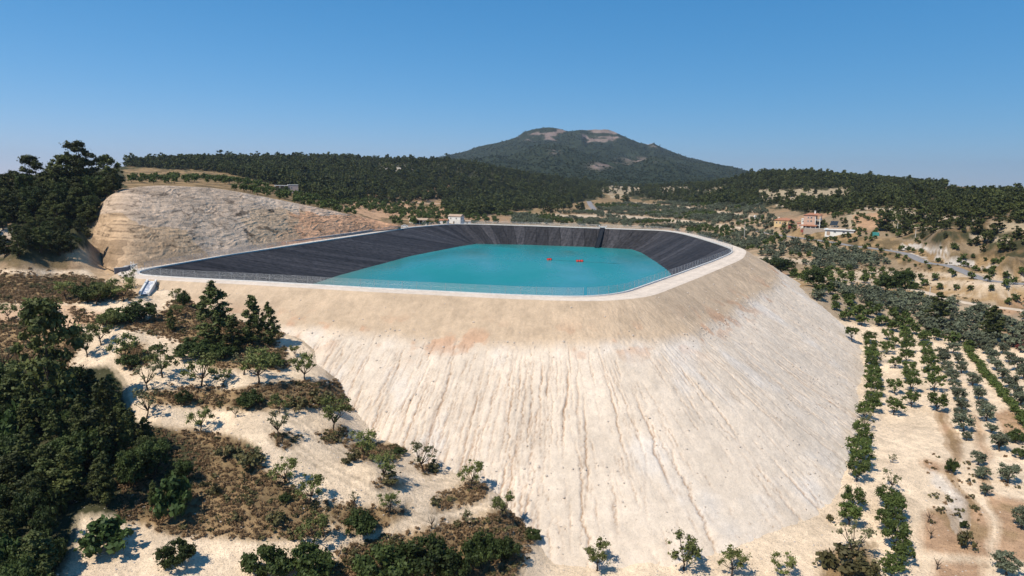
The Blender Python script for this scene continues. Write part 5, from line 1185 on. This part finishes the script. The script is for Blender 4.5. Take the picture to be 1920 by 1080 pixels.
# chain link: fine wires, mostly gaps
M_LINK = bpy.data.materials.new('chain_link'); M_LINK.use_nodes = True; nt = M_LINK.node_tree; nt.nodes.clear(); L = nt.links.new
o_ = nt.nodes.new('ShaderNodeOutputMaterial'); ms = nt.nodes.new('ShaderNodeMixShader'); tp = nt.nodes.new('ShaderNodeBsdfTransparent'); df = nt.nodes.new('ShaderNodeBsdfPrincipled')
df.inputs['Base Color'].default_value = (.55, .57, .58, 1); df.inputs['Roughness'].default_value = .5
tc = nt.nodes.new('ShaderNodeTexCoord'); uvw = nt.nodes.new('ShaderNodeAttribute'); uvw.attribute_name = 's'; uvz = nt.nodes.new('ShaderNodeAttribute'); uvz.attribute_name = 't'
def mth(op, a, b=None):
    q = nt.nodes.new('ShaderNodeMath'); q.operation = op
    for i, v in enumerate((a, b)):
        if v is None: continue
        if isinstance(v, (int, float)): q.inputs[i].default_value = v
        else: L(v, q.inputs[i])
    return q.outputs[0]
d1 = mth('FRACT', mth('MULTIPLY', mth('ADD', uvw.outputs['Fac'], uvz.outputs['Fac']), 12.0)); d2 = mth('FRACT', mth('MULTIPLY', mth('SUBTRACT', uvw.outputs['Fac'], uvz.outputs['Fac']), 12.0))
w_ = mth('MAXIMUM', mth('LESS_THAN', d1, .085), mth('LESS_THAN', d2, .085))
L(w_, ms.inputs[0]); L(tp.outputs[0], ms.inputs[1]); L(df.outputs[0], ms.inputs[2]); L(ms.outputs[0], o_.inputs['Surface'])

def rim_run(a, b):
    i, j = rim_at(*a), rim_at(*b); f = (j - i) % n; g = (i - j) % n
    ids = [(i + k) % n for k in range(f + 1)] if f <= g else [(i - k) % n for k in range(g + 1)]
    return RIMF[ids] + NR[ids] * .16
def fence(run, label, spacing=3.6, braces=(), h=2.0, zb=-RD + .28):
    P = resample(run, spacing, False); base = np.array([P[0][0], P[0][1], zb]); root = empty('chain_link_fence', base); tag(root, label, 'fence')
    post = MB().tube([(0, 0, -.2), (0, 0, h)], .034, 6); post.tube([(0, 0, h - .02), (0, 0, h + .03)], [.045, .02], 6); pm = post.mesh('fence_post', M_METAL)
    for p in P[:100]:
        o = link(bpy.data.objects.new('post', pm), root); o.location = (p[0] - base[0], p[1] - base[1], 0)
    Vv = []; S = []; T = []; s = 0; Q = resample(run, 1.2, False)
    for i, p in enumerate(Q):
        if i: s += np.hypot(*(Q[i] - Q[i - 1]))
        for z in (.04, h - .03): Vv.append((p[0] - base[0], p[1] - base[1], z)); S.append(s); T.append(z)
    Fq = [(2 * i, 2 * i + 2, 2 * i + 3, 2 * i + 1) for i in range(len(Q) - 1)]
    link(bpy.data.objects.new('wire_mesh', npmesh('wire_mesh', Vv, Fq, [M_LINK], attrs={'s': S, 't': T})), root)
    mb = MB(); mb.tube([(p[0] - base[0], p[1] - base[1], h - .02) for p in Q], .014, 5); mb.tube([(p[0] - base[0], p[1] - base[1], h * .5) for p in Q], .008, 4); mb.build('tension_wire', M_METAL, root)
    t = P[1] - P[0]
    for k in braces:
        k = int(k * (len(P) - 1)); p = P[k] - base[:2]; q = P[min(k + 1, len(P) - 1)] - P[k - 1]; q = q / (np.linalg.norm(q) + 1e-9)
        mb = MB()
        for sgn in (-1, 1): mb.tube([(p[0], p[1], h * .92), (p[0] + q[0] * 1.3 * sgn, p[1] + q[1] * 1.3 * sgn, 0)], .022, 6)
        mb.build('brace', M_METAL, root)
    return root
fence(rim_run((262, 516), (1095, 557)), 'chain link fence on posts along the long kerb nearest the drone', braces=(.0, .26, .55, .98))
fence(rim_run((1100, 556.9), (1373, 470)), 'chain link fence round the bend of the rim beside the wide gravel track', 3.0, braces=(.25, .55, .78))
fence(rim_run((1371, 467), (1262, 435)), 'chain link fence on the flank of the rim beside the olive groves', braces=(.98,))
fence(rim_run((1258, 434.5), (850, 420.5)), 'chain link fence on the far end of the rim', braces=(.5, .98))
fence(rim_run((835, 421.3), (266, 506)), 'chain link fence between the liner and the cut hillside', 3.8, braces=(.2, .45, .68, .9))

# grey block wall at the foot of the cut hillside
i0_, i1_ = rim_at(720, 435), rim_at(266, 507); f_ = (i1_ - i0_) % n; ids = [(i0_ + k) % n for k in range(f_ + 1)] if f_ < n / 2 else [(i0_ - k) % n for k in range((-f_) % n + 1)]
WL = resample(OUT[ids] + NR[ids] * .1, 3.0, False)
for e in ((240, 503.5), (226, 505.5), (214, 506.5)): WL = np.vstack([WL, atD(*e, 26.4)[:2]])
org = np.array([WL[0][0], WL[0][1], -RD]); root = empty('retaining_wall', org); tag(root, 'long grey block wall at the foot of the cut hillside', 'wall')
def strip(P, w, z0, z1, name, mat, parent):
    t = np.gradient(P, axis=0); t /= np.hypot(t[:, 0], t[:, 1])[:, None]; nn_ = np.c_[t[:, 1], -t[:, 0]] * w / 2; Vv = []
    for s_, z in ((1, z0), (1, z1), (-1, z1), (-1, z0)): Vv.append(np.c_[P + nn_ * s_ - org[:2], np.full(len(P), z)])
    Vv = np.stack(Vv, 1).reshape(-1, 3); Fq = []
    for i in range(len(P) - 1):
        for k in range(4): Fq.append((i * 4 + k, i * 4 + (k + 1) % 4, i * 4 + 4 + (k + 1) % 4, i * 4 + 4 + k))
    Fq += [(0, 3, 2, 1), ((len(P) - 1) * 4, (len(P) - 1) * 4 + 1, (len(P) - 1) * 4 + 2, (len(P) - 1) * 4 + 3)]
    return link(bpy.data.objects.new(name, npmesh(name, Vv, Fq, [mat])), parent)
strip(WL, .35, -.6, 1.15, 'wall', M_GREYW, root); strip(WL, .43, 1.152, 1.24, 'coping', M_CONC, root)

# corner gate
g0 = atD(258, 513.5, RD - .1); g1 = atD(246, 505, RD - .1); root = empty('metal_gate', g0); tag(root, 'white framed mesh gate at the corner of the reservoir rim', 'gate')
dv = g1 - g0; mb = MB()
for f in (0, .5, 1): mb.tube([tuple(dv * f + [0, 0, -.1]), tuple(dv * f + [0, 0, 2.3])], .06, 6)
for z in (.25, 1.2, 2.2): mb.tube([(0, 0, z), tuple(dv + [0, 0, z])], .045, 6)
mb.build('frame', M_PAINTW, root)
Q = [(0, 0, .25), tuple(dv + [0, 0, .25]), tuple(dv + [0, 0, 2.2]), (0, 0, 2.2)]
ln = float(np.linalg.norm(dv[:2])); link(bpy.data.objects.new('wire_mesh', npmesh('gate_mesh', Q, [(0, 1, 2, 3)], [M_LINK], attrs={'s': [0, ln, ln, 0], 't': [.25, .25, 2.2, 2.2]})), root)
MB().tube([tuple(dv * .5 + [0, 0, 2.3]), tuple(dv * .5 + [0, 0, 3.0])], [.05, .02], 6).build('finial', M_PAINTW, root)

# concrete chute at the corner
c = [ground(277, 529.5), ground(293, 530), ground(278, 555), ground(262, 554.5)]
root = empty('drainage_chute', c[2]); tag(root, 'stone paved concrete chute running down from the rim corner', 'chute'); o0 = np.array(c[2])
mb = MB(); K = 12
for i in range(K):
    for a in range(5):
        def pt(u, v):
            q = (c[0] * (1 - u) + c[1] * u) * (1 - v) + (c[3] * (1 - u) + c[2] * u) * v; return (q[0] - o0[0], q[1] - o0[1], q[2] - o0[2] + .35 + .10 * _h(int(u * 9) + 3, int(v * 17) + 1, 5))
        u0, u1, v0, v1 = a / 5, (a + 1) / 5, i / K, (i + 1) / K
        mb.poly([pt(u0, v0), pt(u0, v1), pt(u1, v1), pt(u1, v0)], int(_h(a, i, 9) * 3) % 2)
mb.build('paving', [plain('bluish_stone', (.34, .36, .42), .8, .3, 2), plain('light_stone', (.58, .57, .58), .8, .15, 2)], root)
for e0, e1 in ((0, 3), (1, 2)):
    a, b = c[e0] - o0, c[e1] - o0; mb = MB(); w = np.array([.25, 0, 0])
    lo, hi = np.array([0, 0, -.4]), np.array([0, 0, .85]); A = [a - w + lo, a + w + lo, b + w + lo, b - w + lo]; B_ = [a - w + hi, a + w + hi, b + w + hi, b - w + hi]
    mb.poly(B_); mb.poly(A[::-1])
    for i in range(4): mb.poly([A[i], A[(i + 1) % 4], B_[(i + 1) % 4], B_[i]])
    mb.build('side_wall', M_CONC, root)

# inlet channel down the far bank
ih = rim_at(1131, 428.2); a0 = np.array([*RIMF[ih], -RD + .3]); b0 = atD(1119, 464.5, WD - .1); root = empty('inlet_channel', a0); tag(root, 'black lined inlet channel running down the far bank under a white concrete head', 'channel')
dv = np.array(b0) - a0; sdir = np.array([dv[1], -dv[0], 0]); sdir /= np.linalg.norm(sdir); up_ = np.cross(dv, sdir); up_ /= np.linalg.norm(up_); up_ *= np.sign(up_[2])
def ribs(off, w, hgt, name, mat, K=14):
    mb = MB()
    for i in range(K):
        u0, u1 = i / K, (i + 1) / K; hh = hgt * (.8 + .5 * _h(i, 3, 4)); A = []
        for u in (u0, u1):
            for s_, z in ((-1, -.3), (-1, hh), (1, hh), (1, -.3)): A.append(tuple(dv * u + sdir * (off + s_ * w / 2 + .12 * (_h(i, 7, 2) - .5)) + up_ * z))
        for k in range(4): mb.poly([A[k], A[(k + 1) % 4], A[4 + (k + 1) % 4], A[4 + k]])
        mb.poly(A[:4][::-1]); mb.poly(A[4:])
    return mb.build(name, mat, root)
ribs(0, 1.9, .22, 'channel_floor', M_BLK); ribs(-1.12, .36, .5, 'side_rib', M_BLK); ribs(1.12, .36, .5, 'side_rib', M_BLK)
mb = MB(); az = math.atan2(sdir[1], sdir[0]); oc = -dv / np.linalg.norm(dv); mb.box((oc[0] * 1.2, oc[1] * 1.2, .35), (3.4, 1.6, .7), az); mb.box((sdir[0] * 2.1 + oc[0], sdir[1] * 2.1 + oc[1], 1.0), (.5, 1.6, .5), az); mb.box((-sdir[0] * 2.1 + oc[0], -sdir[1] * 2.1 + oc[1], 1.0), (.5, 1.6, .5), az)
mb.build('concrete_head', M_PAINTW, root)

# two red floats and the line between them
def raft(px, py, cols, lab, rz):
    P = atD(px, py, WD); root = empty('float', (P[0], P[1], -WD), rz); tag(root, lab, 'float', 'red floats on the water')
    for i in range(cols):
        for j in range(2):
            mb = MB(); x = (i - (cols - 1) / 2) * 1.12; y = (j - .5) * 1.25
            mb.tube([(x, y, -.12), (x, y, .05), (x, y, .5), (x, y, .68), (x, y, .74)], [.46, .54, .54, .47, .3], 14); mb.tube([(x, y, .74), (x, y, .86)], .12, 8); mb.build('drum', M_RED, root, True)
    mb = MB()
    for y in (-.62, .62): mb.box((0, y, .80), (cols * 1.12 + .1, .09, .07))
    for x in (-(cols - .6) / 2 * 1.12, (cols - .6) / 2 * 1.12): mb.box((x, 0, .87), (.09, 1.5, .07))
    mb.build('frame', M_DARK, root); return P
pa = raft(1030, 487.5, 2, 'smaller red float of bundled drums, the one nearer the black channel', .2); pb = raft(1087, 490.5, 3, 'longer red float of bundled drums on the turquoise water', .05)
pa = np.array(pa); pb = np.array(pb); dd = pb - pa; R_ = [tuple(pa + dd * f + np.array([0, math.sin(f * 9) * .6, .03 + 0])) for f in np.linspace(.06, 2.3, 40)]
tag(MB().tube([(p[0], p[1], -WD + .02) for p in R_], .11, 6).build('floating_hose', plain('dark_hose', (.015, .07, .085), .6, .1, 1)), 'thin dark hose floating between and beyond the red floats', 'hose')

# ---- roads as draped strips
def road(name, px, w, mat, label, lift=.12):
    P, zs = ROADP[px]; t = np.gradient(P, axis=0); t /= np.hypot(t[:, 0], t[:, 1])[:, None]; nn_ = np.c_[t[:, 1], -t[:, 0]]; Vv = []; K = 5
    for k in range(K):
        f = k / (K - 1) - .5; q = P + nn_ * f * w; Vv.append(np.c_[q, zs + lift - .3 * (abs(f) == .5)])
    o = link(bpy.data.objects.new(name, npmesh(name, np.vstack(Vv), gridfaces(K, len(P)), [mat], smooth_=True))); tag(o, label, None, None, 'structure')
road('road', 'asphalt', 5.2, M_ASPH, 'grey asphalt road across the valley side', .35)
road('dirt_track', 'dirt', 5.5, M_DIRT, 'pale dirt track past the striped field', .25)
road('lane', 'lane', 7.0, M_ASPH, 'pale lane climbing out of the valley', .5)
road('farm_lane', 'field', 6.0, M_DIRT, 'pale farm lane below the woods', .5)

# ---- houses: local x to the right, y away from the viewer
def setup(name, px, py, lab, cat='house', turn=0.0, sink=.3):
    P = ground(px, py, fn=H); r = math.hypot(P[0], P[1]); root = empty(name, (P[0], P[1], P[2] - sink), -math.atan2(P[0], P[1]) + turn); tag(root, lab, cat); return root, r / F
def gable(x0, x1, y0, y1, z, rise, over=.35, mat=None, parent=None, hip=True, name='roof'):
    mb = MB(); x0 -= over; x1 += over; y0 -= over; y1 += over; ym = (y0 + y1) / 2; ins = (x1 - x0) * .28 if hip else 0; t = .16
    A = [(x0, y0, z), (x1, y0, z), (x1, y1, z), (x0, y1, z)]; R1, R2 = (x0 + ins, ym, z + rise), (x1 - ins, ym, z + rise)
    mb.poly([A[0], A[1], R2, R1]); mb.poly([A[2], A[3], R1, R2]); mb.poly([A[1], A[2], R2]); mb.poly([A[3], A[0], R1])
    B_ = [(p[0], p[1], z - t) for p in A]
    for i in range(4): mb.poly([B_[i], B_[(i + 1) % 4], A[(i + 1) % 4], A[i]])
    mb.poly(B_[::-1]); return mb.build(name, mat, parent)
def window(parent, x, y, z, w, h, side='f', frame=M_PAINTW, glass=M_GLASS):
    mb = MB(); e = .07
    def B(cx_, cz_, ww, hh, dp=.10):
        return mb.box((x + cx_, y - .03, z + cz_), (ww, dp, hh)) if side == 'f' else mb.box((x + .03, y + cx_, z + cz_), (dp, ww, hh))
    B(0, h / 2, w, e); B(0, -h / 2, w + .16, e, .18); B(-w / 2, 0, e, h - e); B(w / 2, 0, e, h - e); B(0, 0, .05, h - e, .07)
    o = mb.build('window', frame, parent); g = MB()
    g.box((x, y - .012, z), (w - e, .03, h - e)) if side == 'f' else g.box((x + .012, y, z), (.03, w - e, h - e)); g.build('pane', glass, o); return o
def walls(parent, x0, x1, y0, y1, z0, z1, mat, name='wall'):
    return MB().box(((x0 + x1) / 2, (y0 + y1) / 2, (z0 + z1) / 2), (x1 - x0, y1 - y0, z1 - z0)).build(name, mat, parent)
def door(parent, x, y, w, h, mat=M_WOOD, z0=.0):
    o = MB().box((x, y - .03, z0 + h / 2), (w, .08, h)).build('door', mat, parent); MB().box((x + w * .35, y - .09, z0 + h * .48), (.05, .06, .14)).build('handle', M_METAL, o)
# pink house
r, k = setup('country_house', 1520, 432, 'tall pink house with a red tiled roof and white balcony columns', turn=-.12)
W_ = 17.6 * k; Hh = 27 * k; Dp = 8.5; x0 = -W_ * .7
walls(r, x0, x0 + W_, 0, Dp, -1, Hh, M_PINK); gable(x0, x0 + W_ + 3.4, 0, Dp, Hh, 1.3, .45, M_TILE, r)
MB().box((x0 + W_ * .92, 3.2, Hh + 1.4), (.8, .8, 2.2)).box((x0 + W_ * .92, 3.2, Hh + 2.6), (1.05, 1.05, .22)).build('chimney', M_WHITE, r)
for z in (Hh * .84, Hh * .62):
    for f, w in ((.40, .8), (.68, 1.1)): window(r, x0 + W_ * f, 0, z, w, 1.05)
for zf in (.36, .69): walls(r, x0 + W_ + .004, x0 + W_ + 3.2, .2, Dp - .2, Hh * zf, Hh * zf + .22, M_WHITE, 'balcony')
for yy in (.35, Dp - .35):
    for xx in (x0 + W_ + 3.0, x0 + W_ + .3): MB().box((xx, yy, Hh * .48), (.38, .38, Hh * 1.02)).build('column', M_WHITE, r)
for zf in (.36, .69):
    mb = MB(); xx = x0 + W_ + 3.08
    for q in range(14): mb.box((xx, .4 + q * (Dp - .8) / 13, Hh * zf + .7), (.05, .05, .95))
    mb.box((xx, Dp / 2, Hh * zf + 1.2), (.08, Dp - .5, .07)); mb.build('railing', M_PAINTW, r)
for z in (Hh * .84, Hh * .5): window(r, x0 + W_, 3, z, 1.2, 1.9, 's')
gable(x0 - 1, x0 + W_ + 1.5, -3.6, -.02, Hh * .33, .7, .3, M_TILE, r, False, 'porch_roof')
for f in (0, .33, .66, 1): MB().box((x0 - .8 + f * (W_ + 2), -3.4, Hh * .15), (.28, .28, Hh * .34)).build('porch_column', M_WHITE, r)
walls(r, x0 - .9, x0 + W_ + 1.2, -3.75, -3.55, -1, 1.0, M_STRIPE, 'terrace_parapet'); door(r, x0 + W_ * .5, 0, 1.1, 2.2)
r, k = setup('annex', 1506.5, 427, 'white two storey annex on the olive side of the pink house', 'house', -.12, 0)
walls(r, -1.6, 1.6, 0, 5, -1.5, 5.6, M_WHITE); window(r, -.5, 0, 4.3, .9, 1.0); window(r, .7, 0, 4.3, .7, 1.0); window(r, 0, 0, 1.7, .9, 1.0)
mb = MB(); mb.box((0, 2.5, 5.85), (3.6, 5.4, .25)); mb.build('roof', M_WHITE, r)
r, k = setup('lean_to', 1500, 428, 'small pink lean-to with a clay roof by the white annex', 'outbuilding', -.12, 0); walls(r, -2.2, 1.2, 2, 6, -1, 3.2, M_PINK); gable(-2.2, 1.2, 2, 6, 3.2, .6, .3, M_TILE, r, False)
window(r, -.5, 2, 1.9, .8, .8)
r, k = setup('garden_wall', 1530, 436, 'pale stone garden wall in front of the pink house', 'wall', -.05); walls(r, -7.5, 8.0, 0, .4, -1, 2.9, M_STONE); walls(r, -7.6, 8.1, -.06, .46, 2.9, 3.05, M_CONC, 'coping')
r, k = setup('garden_room', 1538, 426, 'low pink building behind the garden wall', 'outbuilding', -.1, 0); walls(r, -2.6, 2.6, 0, 4, -1, 3.0, M_PINK); gable(-2.6, 2.6, 0, 4, 3.0, .5, .3, M_TILE2, r, False); window(r, -1, 0, 1.9, .9, .9); window(r, 1, 0, 1.9, .9, .9)
r, k = setup('warehouse', 1573, 441, 'long low white building with a flat roof beside the garden wall', 'building', -.12)
walls(r, -8, 8, 0, 7, -1, 3.3, M_WHITE); MB().box((0, 3.4, 3.62), (17.2, 8.4, .45)).build('roof', M_PAINTW, r); MB().box((0, 4.2, 4.2), (13, 5, .7)).build('upper_roof', M_TILE2, r); door(r, -6, 0, 1.9, 2.3, M_TILE2)
window(r, -2.5, 0, 2.2, 1.3, .8); window(r, 2.5, 0, 2.2, 1.3, .8)
r, k = setup('yellow_house', 1467, 423, 'yellow single storey house with a red hipped roof among dark trees', turn=-.18)
walls(r, -6.0, 6.2, 0, 8, -1, 4.3, M_YEL); gable(-6.0, 6.2, 0, 8, 4.3, 1.6, .5, M_TILE, r)
for x in (-4.2, -1.8, 1.6, 4.2): window(r, x, 0, 2.4, .9, 1.3)
door(r, 0, 0, 1.1, 2.4, z0=.3); MB().box((-3.4, 4, 5.7), (.7, .7, 1.4)).build('chimney', M_WHITE, r)
r, k = setup('red_kiosk', 1482, 429, 'small red walled hut with white stripes between two dark trees', 'hut', -.1, 0); walls(r, -1.6, 1.6, 0, 2.8, -1, 3.4, M_STRIPE)
for z in (1.2, 2.1, 3.0): MB().box((1.0, -.03, z), (1.0, .06, .35)).build('white_panel', M_PAINTW, r)
MB().box((0, 1.4, 3.5), (3.7, 3.3, .2)).build('roof', M_TILE, r)
r, k = setup('white_shed', 1420, 411, 'small white shed alone among olive trees', 'shed', .1, 0); walls(r, -2.4, 2.4, 0, 3.4, -1, 2.3, M_WHITE); gable(-2.4, 2.4, 0, 3.4, 2.3, .8, .2, M_PAINTW, r, False); door(r, .8, 0, .9, 1.9)
r, k = setup('solar_canopy', 1562, 428, 'tilted solar panel rack behind the low white building', 'solar rack', -.3, 0)
mb = MB()
for x in (-1.8, 0, 1.8): mb.tube([(x, 0, -.5), (x, 0, 2.0)], .08, 6); mb.tube([(x, 2.6, -.5), (x, 2.6, 4.4)], .08, 6)
mb.build('frame', M_PAINTW, r); MB().poly([(-2.3, -.3, 1.9), (2.3, -.3, 1.9), (2.3, 2.9, 4.6), (-2.3, 2.9, 4.6)]).poly([(-2.3, 2.9, 4.52), (2.3, 2.9, 4.52), (2.3, -.3, 1.82), (-2.3, -.3, 1.82)]).build('panel', M_GLASS, r)
r, k = setup('storage_container', 1642, 443, 'teal storage container by the road bank', 'container', .1, 0); walls(r, -1.7, 1.7, 0, 2.2, -.2, 2.2, M_TEAL, 'body'); door(r, .6, 0, 1.3, 2.0, M_TEAL)
mb = MB()
for q in range(12): mb.box((-1.6 + q * .29, -.03, 1.0), (.08, .05, 2.1))
mb.build('ribs', M_TEAL, r)
# farmhouses behind the reservoir
r, k = setup('white_farmhouse', 852, 419.5, 'white two storey farmhouse with a pale tiled roof behind the reservoir', turn=-.42)
walls(r, -5.2, 5.0, 0, 7, -1, 6.0, M_WHITE); gable(-5.2, 5.0, 0, 7, 6.0, 1.4, .4, M_TILE2, r, False)
for x in (-3, 1.5): window(r, x, 0, 4.4, .9, 1.1)
for y in (2.0, 4.8): window(r, 5.0, y, 4.2, 1.0, 1.5, 's'); window(r, 5.0, y, 1.6, 1.0, 1.3, 's')
door(r, -.5, 0, 1.1, 2.2)
r, k = setup('tiled_annex', 831, 420, 'low outbuilding with an orange tiled roof next to the white farmhouse', 'outbuilding', -.3, 0); walls(r, -3.4, 3.0, 0, 5, -1, 2.6, M_WHITE); gable(-3.4, 3.0, 0, 5, 2.6, 1.0, .3, M_TILE, r, False); window(r, 0, 0, 1.6, .8, .8)
r, k = setup('tiled_shelter', 876, 420.5, 'low tiled shelter just over the far rim', 'shelter', .1, 0); walls(r, -2.8, 2.8, 0, 4, -1, 2.3, M_WHITE); gable(-2.8, 2.8, 0, 4, 2.3, .9, .3, M_TILE2, r, False); door(r, 0, 0, 1.0, 1.9)
r, k = setup('farm_building', 784, 420.5, 'long single storey farm building with a dark open porch', turn=-.12, sink=0)
walls(r, -6.2, -3.4, 0, 5.5, -1, 3.0, M_WHITE); walls(r, 2.9, 6.2, 0, 5.5, -1, 3.0, M_WHITE); walls(r, -3.398, 2.898, 2.4, 5.5, -1, 3.0, M_DARK, 'porch_recess'); gable(-6.2, 6.2, 0, 5.5, 3.0, 1.2, .5, M_TILE2, r, False)
for x in (-1.2, 1.0): MB().tube([(x, .2, -.5), (x, .2, 2.9)], .12, 6).build('porch_post', M_WHITE, r)
window(r, 4.6, 0, 1.8, .9, .9); window(r, -4.8, 0, 1.8, .9, .9)
r, k = setup('hill_house', 535, 359, 'small beige block house with a white porch below the wooded ridge', turn=.05, sink=0)
walls(r, 2, 8.5, 0, 7, -1, 4.4, plain('beige_render', (.42, .33, .30), .9, .1, 1.5)); MB().box((-2.4, 2.2, 4.0), (9, 5.4, .35)).build('porch_roof', M_WHITE, r); MB().box((5.25, 3.5, 4.52), (6.9, 7.4, .24)).build('roof', M_WHITE, r)
for x in (-6.4, -3.4, -.4): MB().box((x, -.2, 1.6), (.35, .35, 4.6)).build('porch_column', M_WHITE, r)
walls(r, -6.4, 1.99, 3.8, 4.2, -1, 3.6, M_STONE, 'back_wall'); window(r, 4, 0, 2.6, .9, .9)
# cars
def car(loc, rz, mat, lab):
    r = empty('parked_car', loc, rz); tag(r, lab, 'car'); prof = [(-2.1, .35), (-2.12, .75), (-1.9, .92), (-1.35, 1.0), (-.75, 1.45), (.75, 1.48), (1.5, 1.0), (2.05, .85), (2.15, .4)]
    mb = MB(); Lf = [(x, -.85, z) for x, z in prof]; Rt = [(x, .85, z) for x, z in prof]; mb.poly(Lf); mb.poly(Rt[::-1])
    for i in range(len(prof)): j = (i + 1) % len(prof); mb.poly([Lf[i], Rt[i], Rt[j], Lf[j]])
    b_ = mb.build('body', mat, r)
    mb = MB()
    for s_ in (-.856, .856): mb.poly([(-1.15, s_, 1.02), (1.3, s_, 1.02), (.7, s_, 1.4), (-.72, s_, 1.38)][::int(-math.copysign(1, s_))])
    mb.build('side_window', M_GLASS, r)
    MB().poly([(-1.30, -.72, 1.05), (-.80, -.72, 1.44), (-.80, .72, 1.44), (-1.30, .72, 1.05)]).build('rear_window', M_GLASS, r); MB().poly([(1.48, -.72, 1.06), (1.48, .72, 1.06), (.82, .72, 1.47), (.82, -.72, 1.47)]).build('windscreen', M_GLASS, r)
    for x in (-1.3, 1.35):
        for y in (-.78, .78):
            w = MB().tube([(x, y - .1, .32), (x, y + .1, .32)], .32, 14).build('wheel', M_BLK, r); MB().tube([(x, y - .115, .32), (x, y + .115, .32)], .17, 10).build('rim', M_METAL, w)
ic = rim_at(769, 427); t_ = RIMF[(ic + 3) % n] - RIMF[ic - 3]; pc = RIMF[ic] + NR[ic] * 4.0
car((pc[0], pc[1], -RD + .08), .12, M_PAINTW, 'white car parked on the crest track by the farm buildings')
pc = ground(1100, 395, fn=H); car((pc[0], pc[1], pc[2] + .3), .2, plain('pale_blue_paint', (.45, .55, .60), .35, .05, 1), 'pale blue car beside the lane in the valley')
# utility poles
for x, y, hp, lab in ((1395, 452, 34, 'utility pole standing among the olives past the dam crest'), (1048, 393, 10, 'white utility pole before the dark pine clump in the valley'), (1682, 436, 16, 'utility pole at the foot of the pine slope above the road'), (1716, 446, 14, 'utility pole farther along the road bank'), (1742, 563, 22, 'thin utility pole beside the dirt track')):
    P = ground(x, y, fn=H); hh = hp * np.linalg.norm(P) / F; r = empty('utility_pole', P); tag(r, lab, 'pole', 'utility poles'); MB().tube([(0, 0, -.5), (0, 0, hh)], [.16, .10], 8).build('pole', M_CONC, r); MB().box((0, 0, hh - .5), (1.6, .12, .12)).build('crossarm', M_WOOD, r)
# stones lying on the dam
def rock_mesh(seed):
    rg = np.random.default_rng(seed); bm_ = []; import bmesh
    b = bmesh.new(); bmesh.ops.create_icosphere(b, subdivisions=2, radius=1)
    for v in b.verts:
        f = .75 + .5 * float(vn(v.co.x * 1.6 + seed, v.co.y * 1.6 + v.co.z * 2.1, seed)); v.co = Vector((v.co.x * f, v.co.y * f * .8, v.co.z * f * .6))
    me = bpy.data.meshes.new('stone'); b.to_mesh(me); b.free(); me.materials.append(M_ROCK); return me
M_ROCK = plain('limestone', (.47, .40, .335), .95, .25, 2.0, bump=.5)
RKS = [rock_mesh(i) for i in range(4)]
K = 22000; ri = rng.integers(2, DR - 30, K * 3); ci_ = rng.integers(0, nd, K * 3); Pq = DAMV[ri, ci_]; dr = -RD - Pq[:, 2]
wgt = .10 + 1.3 * np.exp(-((dr - 7.6) / 1.3) ** 2) + .35 * smooth(35, 80, Pq[:, 0]) + .7 * smooth(14, 26, dr); wgt *= fbm(Pq[:, 0] / 5, Pq[:, 1] / 5, 301, 3) ** 2 * 3
kk = rng.random(K * 3) < wgt * .35; kk &= (Pq[:, 1] < 262); Pq = Pq[kk]; big = rng.random(len(Pq)) ** 4.5
mass('stones', Pq, (.045 + .30 * big), rng.random(len(Pq)) * 6.28, RKS, 'pale stones lying scattered on the dam slope', 'stones')
K = 16000; X = rng.uniform(-140, 160, K); Y = 75 + 185 * rng.random(K) ** 1.5; Z = H(X, Y); kk = Z > emb_z(X, Y); mass('field_stones', np.c_[X, Y, Z][kk], .04 + .2 * rng.random(kk.sum()) ** 5, rng.random(kk.sum()) * 6.28, RKS, 'small stones on the pale farmland soil', 'stones')
# reddish shrubs
for i, (x, y) in enumerate(((2, 392), (14, 398), (-10, 402), (8, 408), (22, 404), (1908, 640), (1925, 648), (1915, 655), (1940, 640))):
    P = ground(x, y); pr = P_['scrub'][i % 5]; root = empty('red_shrub', P, i); sc2 = 2.2 if x < 100 else 1.7; root.scale = (sc2, sc2, sc2 * .8)
    link(bpy.data.objects.new('stem', pr[0]), root); me_ = pr[1].copy(); me_.materials.clear(); me_.materials.append(M_REDL); link(bpy.data.objects.new('foliage', me_), root)
    tag(root, 'reddish brown shrub in the thicket beside the knoll wood' if x < 100 else 'reddish brown shrub in the red patch past the olive grove', 'shrub', 'red shrubs by the knoll' if x < 100 else 'red shrubs past the grove')
# ---------------------------------------------------------------- thin summer haze
hz = bpy.data.materials.new('haze'); hz.use_nodes = True; nt = hz.node_tree; nt.nodes.clear(); o_ = nt.nodes.new('ShaderNodeOutputMaterial'); pv = nt.nodes.new('ShaderNodeVolumePrincipled')
pv.inputs['Color'].default_value = (.78, .88, 1, 1); pv.inputs['Density'].default_value = HAZE; pv.inputs['Anisotropy'].default_value = .3; nt.links.new(pv.outputs[0], o_.inputs['Volume'])
if HAZE > 0:
    zlo = float(GZ.min()) - 1.5; zhi = float(max(MV[..., 2].max(), GZ.max())) + 40
    tag(MB().box((0, 0, (zlo + zhi) / 2), (18800, 18800, zhi - zlo)).build('haze', hz), 'thin pale summer haze over the valley', None, None, 'stuff')
